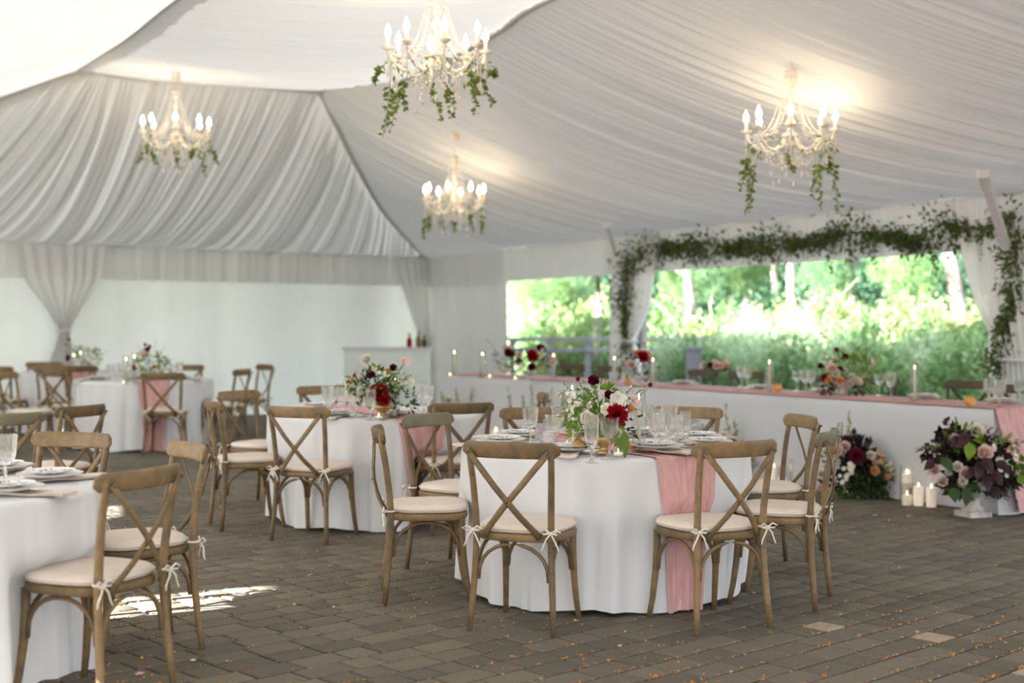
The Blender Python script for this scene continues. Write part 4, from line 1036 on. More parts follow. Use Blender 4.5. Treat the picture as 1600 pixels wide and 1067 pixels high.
tp(onz(197, 600, ZT+.002), taper0, 'blurred lit taper in glass at left of the far table flowers', CT)
tp(onz(210, 594, ZT+.008), taper0, 'blurred lit taper touching the far table flowers', CT)
tp(onz(115, 582, ZT+.002), taper1, 'left one of two blurred lit tapers on the farthest table', CT); tp(onz(126, 584, ZT+.002), taper0, 'right one of two blurred lit tapers on the farthest table', CT)
for px, py, lab in [(710, 586, 'blurred lit taper at the left end of the head table'), (754, 591, 'blurred lit taper left of the first bouquet of the head table'), (865, 594, 'blurred lit taper right of the second bouquet of the head table'), (960, 602, 'blurred lit taper left of the crimson bouquet of the head table'), (1020, 606, 'lit taper right of the crimson bouquet of the head table'), (1202, 612, 'lit ivory taper beside the orange pear on the head table'), (1429, 627, 'taper in a tall clear cylinder at the right part of the head table')]:
    tp(onz(px, py, ZT+.010), taper0, lab, 'tapers along the head table', 1.05)
CV = 'votive candles'
for px, py, lab in [(966, 713, 'glowing votive in front of the golden bowl on the front table'), (886, 700, 'glowing votive left of the peach on the front table'), (592, 655, 'glowing votive below the crimson flower on the middle table'), (261, 594, 'blurred amber votive on the far round table'), (193, 601, 'small pink votive beside the far taper')]:
    tp(onz(px, py, ZT+.010), vot0, lab, CV)
for px, py, lab in [(703, 589, 'leftmost blurred votive on the head table'), (765, 592, 'blurred votive right of the second taper of the head table'), (805, 595, 'blurred votive below the dark flowers of the head table')]:
    tp(onz(px, py, ZT+.012), vot0, lab, CV, 1.2)
CP = 'pillar candles by the right urn'
for px, py, pr, lab, s in [(1433, 789, pilC, 'short pillar candle in glass at the left front of the group by the urn', 1.0), (1433, 783, pilB, 'tall glowing pillar in a glass cylinder at left of the group by the urn', 1.15), (1451, 787, pilC, 'small pillar in glass between the two rows by the urn', .75), (1455, 781, pilB, 'tall pillar in a glass cylinder second in the back row by the urn', 1.2),
                           (1462, 790, pilA, 'white pillar candle in the middle front of the group by the urn', 1), (1481-8, 778, pilA, 'pillar candle at the back of the group by the urn', 1.05), (1487-8, 792, pilA, 'white pillar candle nearest the urn', 1.0)]:
    px = {1433: 1417, 1451: 1428, 1455: 1440, 1462: 1435, 1473: 1446, 1479: 1455}[px]
    tp(onz(px, py), pr, lab, CP, s)
for px, py, pr, lab, s in [(1209, 756, pilA, 'white pillar candle left of the chairs beside the head table cloth', 1.0), (1230, 752, pilB, 'pillar in a glass cylinder seen between the right hand chairs', 1), (1240, 757, pilB, 'glowing pillar candle in glass, rightmost seen between the right hand chairs', .95), (1221, 760, pilC, 'short glowing pillar candle seen between the right hand chairs', 1),
                           (775, 700, pilA, 'blurred candle on the floor left of the dark greenery between tables', 1.3), (789, 699, pilA, 'blurred candle on the floor touching the dark greenery between tables', 1.35)]:
    tp(onz(px, py), pr, lab, 'pillar candles on the floor along the head table', s)

# fruit
def fruit(px, py, r, m, name, lab, z=ZT+.010):
    p = onz(px, py, z); o = empty(name, (p.x, p.y, z)); MB().lathe([(.001, 0), (r*.6, r*.08), (r, r*.75), (r*.85, r*1.3), (r*.45, r*1.75), (r*.2, r*1.8), (.001, r*1.72)], 14).build('flesh', M[m], o)
    MB().sweep([(0, 0, r*1.7), (r*.1, 0, r*2.1)], .0018, 5).build('stalk', M['iron'], o); tag(o, lab, 'fruit', 'fruit on the tables')
fruit(904, 706, .035, 'peach', 'peach', 'red gold peach beside the dark grapes on the front table')
fruit(988, 703, .026, 'peach', 'apricot', 'small orange apricot at the foot of the tall candle')
fruit(1215, 613, .045, 'peach', 'pear', 'rusty pear beside the lit taper on the head table')
fruit(1516, 635, .045, 'peach', 'pear', 'golden brown pear near the right end of the head table')
fruit(981, 601, .04, 'peach', 'pear', 'blurred orange fruit left of the crimson bouquet on the head table')
p = onz(912, 706, ZT+.008); gr = empty('grape_bunch', tuple(p)); tag(gr, 'bunch of dark grapes hanging by the bowl of the nearest bouquet', 'grapes'); rgg = random.Random(4)
for k in range(16):
    MB().ball((rgg.uniform(-.018, .022), rgg.uniform(-.02, .02), .012+rgg.uniform(0, 1)**1.0*.085), .0115, 8, 6).build('grape', M['plum'], gr)
    
# ------------------------------------------------------------------ FLOWERS
def flower_mesh(kind, m, seed=0):
    rg = random.Random(seed); b = MB()
    def petal(L, W, cup, tilt, rot, z0, r0, ruff=.0):
        vs = []
        for i in range(4):
            v = i/3
            for j in range(4):
                u = j/3-.5; wv = W*(math.sin(PI*min(1, .25+.62*v))); x = u*wv; y = v*L; z = cup*(v*v)*L*.9+abs(u)*wv*.45+ruff*rg.uniform(-1, 1)*v
                yy = r0+y*math.cos(tilt)-z*math.sin(tilt); zz = z0+y*math.sin(tilt)+z*math.cos(tilt)
                vs.append((x*math.cos(rot)-yy*math.sin(rot), x*math.sin(rot)+yy*math.cos(rot), zz))
        b.add(vs, [(i*4+j, i*4+j+1, i*4+j+5, i*4+j+4) for i in range(3) for j in range(3)])
    if kind == 'rose':
        for k, (n, L, W, tl_, r0) in enumerate([(6, .80, .95, .35, .15), (6, .78, .95, .62, .2), (6, .74, .9, .85, .22), (5, .70, .8, 1.05, .18), (5, .62, .65, 1.2, .12), (4, .55, .5, 1.35, .06), (3, .5, .4, 1.45, .02)]):
            for i in range(n): petal(L, W, .30, tl_+rg.uniform(-.08, .08), 2*PI*(i+.5*k)/n+rg.uniform(-.1, .1), -.15+.02*k, r0)
    elif kind == 'peony':
        for k in range(9):
            n = 10-k//2
            for i in range(n): petal(.92-.055*k, .5, .25, .0+.185*k+rg.uniform(-.12, .12), 2*PI*(i+.5*k)/n+rg.uniform(-.2, .2), -.2+.03*k, .08, .06)
    elif kind == 'open':
        for i in range(6): petal(.95, .95, .12, .30, 2*PI*i/6+rg.uniform(-.1, .1), 0, .05, .03)
        for i in range(6): petal(.7, .7, .2, .6, 2*PI*(i+.5)/6, 0, .05, .03)
    elif kind == 'small':
        for c in range(5):
            cx, cy, cz = rg.uniform(-.6, .6), rg.uniform(-.6, .6), rg.uniform(-.3, .3); o0 = len(b.v)
            for i in range(5): petal(.36, .34, .1, .4, 2*PI*i/5, 0, .02)
            b.v[o0:] = [(x+cx, y+cy, z+cz) for x, y, z in b.v[o0:]]
    elif kind == 'pom':
        b.ball((0, 0, 0), .75, 12, 8)
        b.v = [(x*(1+rg.uniform(-.12, .12)), y*(1+rg.uniform(-.12, .12)), z*(1+rg.uniform(-.12, .12))) for x, y, z in b.v]
    me = bpy.data.meshes.new(kind); me.from_pydata(b.v, [], b.f); me.materials.append(m); me.shade_smooth(); return me
FM = {}
def fmesh(kind, color, seed=0):
    k = (kind, color)
    if k not in FM: FM[k] = flower_mesh(kind, M['p_'+color], len(FM)+3)
    return FM[k]
NMF = {'rose': 'rose', 'peony': 'peony', 'open': 'anemone', 'small': 'blossom_cluster', 'pom': 'scabiosa_head'}
def bloom(root, pos, kind, color, r, face, stem_to=None):
    o = bpy.data.objects.new(NMF[kind], fmesh(kind, color)); COL.objects.link(o); o.parent = root
    o.location = pos; o.scale = (r, r, r); o.rotation_euler = Vector(face).to_track_quat('Z', 'Y').to_euler(); o['label'] = {'cream': 'cream', 'red': 'crimson', 'wine': 'dark wine red', 'blush': 'blush pink', 'orange': 'apricot', 'white': 'white', 'yellow': 'butter yellow'}[color]+' '+NMF[kind].replace('_', ' ')
    if stem_to is not None:
        a = Vector(pos); c = Vector(stem_to); mm = (a+c)/2+Vector((0, 0, .01))
        return o, MB().sweep([c, mm, a], .0018, 4).build('stem', M['stem'], root)
    return o
def foliage(root, n, c, rad, size, m, seed, wr=.5, out=.9, name='foliage', shell=.45, droop=0, simple=False):
    rg = np.random.default_rng(seed); u = rg.normal(size=(n, 3)); u /= np.linalg.norm(u, axis=1)[:, None]
    rr = shell+(1-shell)*rg.random((n, 1)); p = np.array(c)+u*rr*np.array(rad); d = u*out+rg.normal(size=(n, 3))*.5+np.array([0, 0, -droop])
    o = leaves(name, p, d, rg.uniform(.6, 1.25, n)*size, wr, m, root, rg, simple=simple); o['kind'] = 'stuff'; return o
def sprig(root, a, c, m, n=16, size=.018, seed=0, r=.0016, bend=(0, 0, .03), name='sprig', spread=.3):
    """stem from a to c with leaves/buds along the outer part: one part"""
    rg = random.Random(seed); A, Cc = Vector(a), Vector(c); mid = (A+Cc)/2+Vector(bend); b = MB(); pts = []
    for i in range(7):
        t = i/6; pts.append(A*(1-t)**2+mid*2*t*(1-t)+Cc*t*t)
    b.sweep(pts, [r*(1-.6*i/6) for i in range(7)], 4)
    for k in range(n):
        t = .3+.7*k/n; p = A*(1-t)**2+mid*2*t*(1-t)+Cc*t*t; dirn = (Cc-A).normalized()
        q = Vector((rg.uniform(-1, 1), rg.uniform(-1, 1), rg.uniform(-.6, 1)))+dirn*.6; q.normalize(); s = size*(1.25-.6*t)*rg.uniform(.7, 1.2)
        side = q.cross(Vector((rg.uniform(-1, 1), rg.uniform(-1, 1), rg.uniform(-1, 1)))).normalized()*s*.32
        b.add([p, p+q*s*.5+side, p+q*s, p+q*s*.5-side], [(0, 1, 2, 3)])
    o = b.build(name, m, root, smooth=False); return o
def bigleaf(root, base, tip, w, m, curl=.02, name='leaf'):
    B, T = Vector(base), Vector(tip); d = T-B; a = d.cross(Vector((0, -1, .3))).normalized(); nrm = a.cross(d).normalized()
    rows = [(0, .02), (.15, .7), (.35, 1), (.6, .85), (.82, .45), (1, .02)]; vs = []
    for t, ww in rows:
        c = B+d*t+nrm*curl*math.sin(PI*t)
        for s in (-1, 0, 1): vs.append(c+a*(s*w*.5*ww)+nrm*(.12*w*abs(s)))
    return MB().add(vs, [(i*3+j, i*3+j+1, i*3+j+4, i*3+j+3) for i in range(5) for j in range(2)]).build(name, m, root)
def bowl(root, h=.09, r=.075, m='copper'):
    MB().lathe([(r*.62, 0), (r*.66, .006), (r*.35, .014), (r*.26, h*.35), (r*.5, h*.5), (r*.95, h*.75), (r, h), (r*.94, h), (r*.85, h*.78), (.001, h*.6)], 24).build('footed_bowl', M[m], root)
FACE = Vector((0, -1, .25))
# centrepiece of the front table, blooms placed where the photo has them
B0 = onz(944, 708, ZT+.012); cp = empty('flower_centrepiece', tuple(B0)); bowl(cp, .085, .07)
tag(cp, 'tall mixed bouquet with one red peony in a low golden bowl on the front table', 'bouquet', 'table bouquets')
dC = B0.y
def rel(px, py, dd=0): return atd(px, py, dC+dd)-B0
hub = Vector((0, 0, .09))
for (px, py, kind, color, r, dd, face) in [(964, 648, 'peony', 'red', .058, -.10, (.1, -1, .3)), (917, 653, 'rose', 'cream', .044, -.09, (-.1, -1, .2)), (963, 677, 'rose', 'cream', .037, -.09, (.1, -1, .1)), (965, 626, 'open', 'white', .050, -.05, (.1, -1, .2)), (927, 596, 'rose', 'wine', .037, 0, (0, -.8, .6)),
                                           (951, 618, 'rose', 'wine', .030, -.03, (.1, -.8, .5)), (975, 634, 'rose', 'wine', .022, -.04, (.5, -.8, .3)), (984, 638, 'rose', 'orange', .028, -.04, (.5, -.8, .2)), (989, 626, 'open', 'blush', .034, 0, (.5, -.6, .4)), (893, 622, 'small', 'white', .036, 0, (-.3, -.8, .3)), (896, 634, 'small', 'white', .030, -.01, (-.3, -.8, .3)), (892, 646, 'small', 'white', .028, -.02, (-.5, -.8, .1)),
                                           (903, 630, 'small', 'cream', .024, -.04, (-.5, -.8, .1)), (920, 632, 'small', 'blush', .022, -.05, (0, -.8, .4)), (940, 620, 'small', 'white', .025, 0, (0, -.8, .4)), (903, 592, 'pom', 'wine', .016, .02, (0, 0, 1)), (1016, 601, 'pom', 'wine', .015, -.02, (.3, 0, 1)), (986, 604, 'pom', 'yellow', .010, .0, (0, 0, 1)), (900, 680, 'rose', 'white', .022, -.03, (-.5, -.8, .1)), (948, 640, 'open', 'cream', .036, -.06, (-.1, -1, .3)), (872, 614, 'pom', 'yellow', .008, 0, (0, 0, 1)), (876, 620, 'pom', 'yellow', .008, 0, (0, 0, 1))]:
    p = rel(px, py, dd); bloom(cp, p, kind, color, r, face); MB().sweep([hub, (hub+p)/2+Vector((0, 0, .02)), p-Vector((0, 0, .01))], .0016, 4).build('stem', M['stem'], cp)
foliage(cp, 120, rel(925, 655, .02), (.13, .10, .10), .052, M['leaf_fresh'], 1, wr=.45, droop=.2)
foliage(cp, 90, rel(935, 620, .02), (.10, .08, .09), .045, M['leaf_fresh'], 2, wr=.5)
foliage(cp, 50, rel(900, 645, .0), (.09, .07, .10), .040, M['leaf_fresh'], 3, wr=.3)
foliage(cp, 40, rel(975, 660, .02), (.07, .07, .10), .045, M['leaf_dark'], 5, wr=.45)
bigleaf(cp, rel(966, 668, -.08), rel(977, 716, -.10), .075, M['leaf_dark'].copy() if False else M['leaf_fresh'], name='leaf')
for i, (px, py) in enumerate([(872, 612), (880, 600), (992, 602), (1014, 602), (905, 598), (925, 592), (868, 640), (1000, 640), (950, 604)]): sprig(cp, hub+Vector((0, 0, .06)), rel(px, py, .02), M['leaf_fresh'], 12, .024, i)
def bouquet(px, py, z, label, grp, pal, seed, w_=.16, h=.26, big='red', bowl_m='stone', leaf='leaf_fresh', s=1, nleaf=150, bowls=True):
    p = onz(px, py, z); root = empty('flower_centrepiece', tuple(p)); rg = random.Random(seed); tag(root, label, 'bouquet', grp)
    if bowls: bowl(root, .10, .075, bowl_m)
    c = Vector((0, 0, .19))
    foliage(root, nleaf, c, (w_*.9, w_*.8, h*.45), .05, M[leaf], seed, wr=.45, droop=.15); foliage(root, nleaf//3, c, (w_*1.1, w_*.8, h*.5), .045, M['leaf_olive'], seed+50, wr=.3)
    for i, (kind, color, r) in enumerate(pal):
        a = rg.uniform(-2.8, -.3); el = rg.uniform(-.5, 1.2); q = c+Vector((math.cos(a)*math.cos(el)*w_*.95, math.sin(a)*math.cos(el)*w_*.8, math.sin(el)*h*.48))
        if kind == 'pom': q = c+Vector((rg.uniform(-1, 1)*w_*1.2, rg.uniform(-1, 1)*w_*.5, h*rg.uniform(.55, .9)))
        bloom(root, q, kind, color, r, (q-c)+Vector((0, -.08, .03)))
        MB().sweep([(0, 0, .09), (q+Vector((0, 0, .09)))/2, q], .0016, 4).build('stem', M['stem'], root)
    for i in range(6): sprig(root, (0, 0, .1), (rg.uniform(-1.5, 1.5)*w_, rg.uniform(-.6, .6)*w_, .19+h*rg.uniform(.1, .9)), M[leaf], 12, .024, seed+i)
    return root
# middle table: placed from the photo too
B0 = onz(598, 652, ZT+.012); cp = empty('flower_centrepiece', tuple(B0)); bowl(cp, .085, .07); dC = B0.y
tag(cp, 'bouquet with a large crimson peony and yellow poms on the middle table', 'bouquet', 'table bouquets')
for (px, py, kind, color, r, dd) in [(592, 613, 'peony', 'red', .072, -.08), (601, 625, 'peony', 'red', .045, -.10), (573, 562, 'rose', 'white', .045, 0), (565, 588, 'rose', 'white', .036, -.04), (581, 586, 'rose', 'wine', .034, -.04), (614, 575, 'rose', 'wine', .034, 0), (551, 593, 'rose', 'orange', .026, -.03), (565, 600, 'rose', 'yellow', .026, -.05), (583, 577, 'small', 'cream', .04, 0), (606, 580, 'rose', 'orange', .026, 0), (632, 566, 'open', 'blush', .04, 0),
                                   (535, 596, 'small', 'cream', .032, 0), (541, 601, 'small', 'cream', .032, 0), (548, 606, 'rose', 'yellow', .02, -.02), (598, 588, 'small', 'white', .04, -.04), (563, 610, 'rose', 'white', .03, -.08), (643, 583, 'small', 'yellow', .02, 0), (641, 598, 'open', 'cream', .035, .03), (526, 600, 'pom', 'yellow', .012, 0), (590, 569, 'pom', 'yellow', .012, 0), (604, 634, 'rose', 'orange', .02, -.1), (625, 590, 'small', 'white', .045, .02), (620, 605, 'small', 'white', .045, .03)]:
    p = rel(px, py, dd); bloom(cp, p, kind, color, r, (p.x, -.25, .12)); MB().sweep([hub, (hub+p)/2+Vector((0, 0, .02)), p-Vector((0, 0, .01))], .0016, 4).build('stem', M['stem'], cp)
foliage(cp, 160, rel(580, 605, .02), (.19, .13, .12), .055, M['leaf_dark'], 11, wr=.45); foliage(cp, 120, rel(590, 600, .0), (.2, .12, .14), .05, M['leaf_fresh'], 12, wr=.4)
foliage(cp, 60, rel(632, 625, .06), (.08, .1, .12), .05, M['leaf_dark'], 13, wr=.4)
for i, (px, py) in enumerate([(525, 600), (533, 592), (572, 565), (632, 568), (645, 584), (590, 570), (642, 600)]): sprig(cp, hub+Vector((0, 0, .05)), rel(px, py, .02), M['leaf_fresh'], 12, .028, i+20)
PALF = [('rose', 'cream', .06), ('rose', 'blush', .055), ('rose', 'wine', .045), ('rose', 'white', .05), ('small', 'white', .05), ('rose', 'orange', .035), ('pom', 'wine', .03), ('pom', 'wine', .025), ('rose', 'wine', .05), ('small', 'cream', .05)]
bouquet(236, 594, ZT+.01, 'blurred cream and wine bouquet on the far round table', 'table bouquets', PALF, 31, .2, .3)
bouquet(136, 580, ZT+.01, 'blurred wine and green bouquet on the farthest table', 'table bouquets', [('rose', 'wine', .06), ('rose', 'white', .05), ('pom', 'wine', .03), ('small', 'white', .05), ('pom', 'wine', .02)], 32, .24, .26)
HBG = 'bouquets on the head table'
bouquet(790, 588, ZT+.012, 'blurred dark and pink bouquet, first from the left on the head table', HBG, [('rose', 'wine', .07), ('rose', 'wine', .06), ('rose', 'blush', .06), ('rose', 'orange', .05), ('rose', 'wine', .06), ('rose', 'blush', .05)], 33, .2, .3, leaf='leaf_dark', nleaf=60)
bouquet(828, 593, ZT+.012, 'blurred bouquet with deep red dahlias, second from the left on the head table', HBG, [('peony', 'red', .08), ('rose', 'wine', .08), ('rose', 'blush', .07), ('rose', 'orange', .05), ('small', 'white', .07), ('rose', 'wine', .06), ('rose', 'blush', .05), ('small', 'blush', .06)], 34, .28, .34, leaf='leaf_dark', nleaf=160)
bouquet(1000, 602, ZT+.012, 'bouquet with a crimson dahlia and peach blooms on the head table', HBG, [('peony', 'red', .075), ('rose', 'blush', .06), ('rose', 'orange', .05), ('rose', 'wine', .05), ('small', 'white', .06), ('rose', 'blush', .06), ('rose', 'orange', .05)], 35, .2, .30, leaf='leaf_dark', nleaf=130)
bouquet(1120, 603, ZT+.012, 'low bunch of peach and blush roses on the head table', HBG, [('rose', 'blush', .055), ('rose', 'blush', .05), ('rose', 'orange', .04), ('rose', 'cream', .05), ('rose', 'wine', .04), ('rose', 'blush', .05), ('rose', 'blush', .045)], 36, .18, .06, leaf='leaf_dark', nleaf=50, bowls=False)
# large head-table bouquet from the photo
B0 = onz(1318, 616, ZT+.012); cp = empty('flower_centrepiece', tuple(B0)); bowl(cp, .13, .105, 'stone'); dC = B0.y
tag(cp, 'large loose cream, blush and apricot bouquet in a stone bowl on the head table', 'bouquet', HBG)
for (px, py, kind, color, r, dd) in [(1300, 576, 'rose', 'blush', .06, -.08), (1306, 584, 'rose', 'cream', .055, -.1), (1295, 594, 'rose', 'orange', .045, -.12), (1312, 595, 'rose', 'orange', .05, -.12), (1330, 591, 'rose', 'white', .055, -.1), (1340, 597, 'rose', 'cream', .055, -.1), (1327, 600, 'rose', 'blush', .05, -.12), (1318, 580, 'rose', 'white', .04, -.05), (1313, 577, 'rose', 'wine', .035, -.05), (1289, 590, 'rose', 'red', .04, -.1), (1307, 546, 'pom', 'wine', .03, 0), (1320, 558, 'rose', 'wine', .04, 0), (1283, 572, 'rose', 'wine', .035, 0), (1348, 585, 'small', 'orange', .04, 0), (1338, 567, 'small', 'cream', .05, 0), (1360, 566, 'open', 'blush', .045, 0), (1298, 563, 'small', 'white', .045, 0)]:
    p = rel(px, py, dd); bloom(cp, p, kind, color, r, (p.x, -.25, .12)); MB().sweep([(0, 0, .12), (Vector((0, 0, .12))+p)/2, p], .002, 4).build('stem', M['stem'], cp)
foliage(cp, 220, rel(1325, 578, .02), (.26, .16, .17), .06, M['leaf_fresh'], 14, wr=.4); foliage(cp, 60, rel(1340, 565, .02), (.26, .14, .14), .05, M['leaf_olive'], 15, wr=.35)
foliage(cp, 40, rel(1292, 603, -.06), (.05, .06, .08), .05, M['leaf_plum'], 16, droop=.8); foliage(cp, 40, rel(1340, 610, -.08), (.06, .06, .05), .05, M['leaf_plum'], 17, droop=.6)
for i, (px, py) in enumerate([(1275, 575), (1283, 560), (1290, 552), (1345, 548), (1360, 560), (1370, 580), (1307, 548), (1368, 570)]): sprig(cp, (0, 0, .18), rel(px, py, .02), M['leaf_olive'], 14, .035, i+40)

# floor arrangements -------------------------------------------------
def floor_arr(px, py, label, seed, w_, h, pal, sprigs, base=None, z0=0):
    p = onz(px, py); root = empty('floor_arrangement', tuple(p)); tag(root, label, 'flower arrangement', 'floor flowers along the head table'); rg = random.Random(seed)
    return root, p
def at_root(B, dd=0): return lambda px, py, k=0: atd(px, py, B.y+dd+k)-B
# A: low dark mass left of the urn
root, B = floor_arr(1345, 778, 'low dark green and plum flower mass on the floor against the head table', 1, .4, .5, None, None)
g = at_root(B); s_ = B.y/F
root['label'] = 'low dark green and plum flower mass on the floor against the head table'
for (px, py, rx, rz2, n, m, sz, wr, sd) in [(1345, 755, 62, 26, 420, 'leaf_dark', .07, .45, 1), (1330, 725, 45, 35, 260, 'leaf_dark', .07, .45, 2), (1338, 700, 24, 24, 150, 'leaf_plum', .07, .6, 3), (1345, 722, 22, 22, 120, 'leaf_plum', .08, .6, 4), (1300, 700, 20, 22, 80, 'leaf_fresh', .05, .4, 5), (1380, 735, 22, 22, 90, 'leaf_fresh', .05, .35, 6), (1400, 772, 26, 9, 80, 'leaf_dark', .06, .45, 7), (1320, 776, 26, 8, 70, 'leaf_fresh', .045, .45, 8), (1360, 765, 30, 18, 140, 'leaf_dark', .07, .45, 9)]:
    foliage(root, n, g(px, py), (rx*s_, .16, rz2*s_), sz, M[m], sd+100, wr=wr, shell=.15)
for (px, py, kind, color, r, k) in [(1306, 705, 'rose', 'blush', .075, -.16), (1320, 698, 'rose', 'blush', .055, -.12), (1298, 724, 'rose', 'white', .05, -.16), (1306, 722, 'rose', 'white', .045, -.18), (1284, 740, 'rose', 'cream', .055, -.14), (1366, 736, 'rose', 'orange', .05, -.18), (1360, 712, 'rose', 'cream', .05, -.16), (1372, 714, 'small', 'orange', .06, -.1), (1366, 722, 'rose', 'blush', .03, -.16), (1326, 730, 'small', 'cream', .07, -.2), (1325, 740, 'small', 'white', .06, -.2), (1318, 750, 'small', 'white', .05, -.2), (1385, 745, 'rose', 'orange', .035, -.14), (1282, 762, 'rose', 'blush', .035, -.15), (1290, 752, 'rose', 'orange', .03, -.15), (1292, 765, 'rose', 'blush', .03, -.15), (1338, 712, 'peony', 'wine', .07, -.18), (1388, 728, 'small', 'blush', .05, -.1)]:
    q = g(px, py, k); bloom(root, q, kind, color, r, (q.x*.5, -.4, .15))
for i, (x0, y0, x1, y1, m, n, sz) in enumerate([(1327, 700, 1327, 643, 'leaf_olive', 30, .035), (1310, 700, 1310, 660, 'leaf_plum', 22, .02), (1314, 700, 1316, 660, 'leaf_plum', 22, .02), (1300, 700, 1298, 668, 'leaf_plum', 18, .02), (1385, 740, 1425, 716, 'leaf_olive', 30, .035), (1380, 735, 1412, 722, 'leaf_olive', 26, .035), (1355, 705, 1357, 698, 'leaf_olive', 10, .03)]):
    sprig(root, g(x0, y0), g(x1, y1), M[m], n, sz, i+60, bend=(0, 0, .02))
# B: urn at right
B = onz(1520, 806); root = empty('floor_arrangement', tuple(B)); tag(root, 'weathered stone urn overflowing with plum leaves and blush roses on the paving at right', 'flower arrangement', 'floor flowers along the head table')
MB().box((0, 0, .02), (.19, .19, .04), .35).build('plinth', M['stone'], root, smooth=False)
MB().lathe([(.085, .04), (.08, .055), (.05, .075), (.042, .10), (.05, .115), (.045, .125), (.09, .15), (.13, .20), (.145, .25), (.155, .265), (.15, .275), (.13, .262), (.12, .2), (.001, .16)], 28).build('urn', M['stone'], root)
g = at_root(B); s_ = B.y/F
for (px, py, rx, rz2, n, m, sz, wr, sd) in [(1520, 715, 55, 42, 260, 'leaf_dark', .08, .5, 1), (1490, 690, 28, 30, 120, 'leaf_plum', .10, .6, 2), (1540, 725, 34, 34, 200, 'leaf_plum', .12, .6, 3), (1515, 735, 25, 22, 120, 'leaf_plum', .12, .6, 4), (1500, 755, 20, 18, 60, 'leaf_dark', .11, .6, 5), (1560, 745, 22, 22, 60, 'leaf_plum', .10, .6, 6), (1565, 705, 24, 32, 130, 'leaf_olive', .045, .4, 7), (1510, 690, 40, 26, 110, 'leaf_fresh', .07, .5, 8), (1460, 705, 16, 14, 40, 'leaf_plum', .07, .6, 9), (1590, 735, 18, 18, 60, 'leaf_fresh', .07, .6, 10), (1528, 755, 30, 14, 60, 'leaf_dark', .09, .6, 12)]:
    foliage(root, n, g(px, py), (rx*s_, .15, rz2*s_), sz, M[m], sd+200, wr=wr, shell=.2, droop=.25)
for (px, py, kind, color, r, k) in [(1525, 674, 'rose', 'cream', .072, -.06), (1538, 708, 'rose', 'blush', .075, -.18), (1508, 740, 'rose', 'blush', .06, -.2), (1496, 730, 'rose', 'white', .05, -.18), (1504, 752, 'rose', 'cream', .045, -.2), (1492, 690, 'rose', 'blush', .07, -.1), (1460, 735, 'rose', 'blush', .055, -.1), (1473, 753, 'rose', 'blush', .05, -.12), (1522, 708, 'rose', 'red', .035, -.16), (1565, 728, 'small', 'white', .07, -.14), (1560, 718, 'small', 'cream', .06, -.14), (1574, 738, 'small', 'white', .06, -.12), (1583, 715, 'small', 'cream', .055, -.08), (1550, 700, 'small', 'cream', .05, -.12), (1455, 742, 'small', 'blush', .05, -.1), (1482, 738, 'rose', 'white', .035, -.14)]:
    q = g(px, py, k); bloom(root, q, kind, color, r, (q.x*.5, -.4, .15))
for i, (x0, y0, x1, y1, m, n, sz) in enumerate([(1495, 690, 1493, 652, 'leaf_fresh', 22, .03), (1500, 695, 1512, 662, 'leaf_fresh', 22, .03), (1485, 700, 1475, 676, 'leaf_fresh', 16, .04), (1480, 700, 1430, 703, 'leaf_olive', 30, .035), (1530, 700, 1550, 668, 'leaf_plum', 24, .025), (1545, 700, 1560, 670, 'leaf_plum', 22, .022), (1560, 705, 1580, 680, 'leaf_olive', 24, .04), (1575, 715, 1600, 690, 'leaf_fresh', 14, .04), (1570, 740, 1577, 790, 'leaf_plum', 12, .045), (1575, 745, 1590, 797, 'leaf_plum', 8, .03), (1585, 735, 1610, 750, 'leaf_fresh', 14, .06), (1475, 745, 1470, 772, 'leaf_plum', 8, .04)]):
    sprig(root, g(x0, y0, -.1), g(x1, y1, -.12), M[m], n, sz, i+90, bend=(0, 0, .03))
for i, (a, b_, w_, m) in enumerate([((1487, 762), (1492, 790-4), .09, 'leaf_dark'), ((1510, 762), (1508, 792), .08, 'leaf_dark'), ((1515, 692), (1512, 720), .09, 'leaf_fresh'), ((1470, 715), (1488, 738), .08, 'leaf_dark'), ((1548, 760), (1560, 782), .08, 'leaf_plum'), ((1535, 715), (1550, 742), .085, 'leaf_plum'), ((1530, 722), (1526, 752), .08, 'leaf_plum'), ((1548, 735), (1566, 760), .08, 'leaf_plum'), ((1538, 740), (1544, 770), .08, 'leaf_plum'), ((1522, 730), (1508, 750), .07, 'leaf_plum'), ((1555, 722), (1578, 736), .075, 'leaf_plum'), ((1508, 678), (1498, 702), .08, 'leaf_plum'), ((1498, 682), (1484, 700), .07, 'leaf_plum'), ((1458, 720), (1443, 735), .07, 'leaf_plum'), ((1590, 745), (1605, 760), .08, 'leaf_fresh')]):
    bigleaf(root, g(*a, -.22), g(*b_, -.26), w_, M[m])
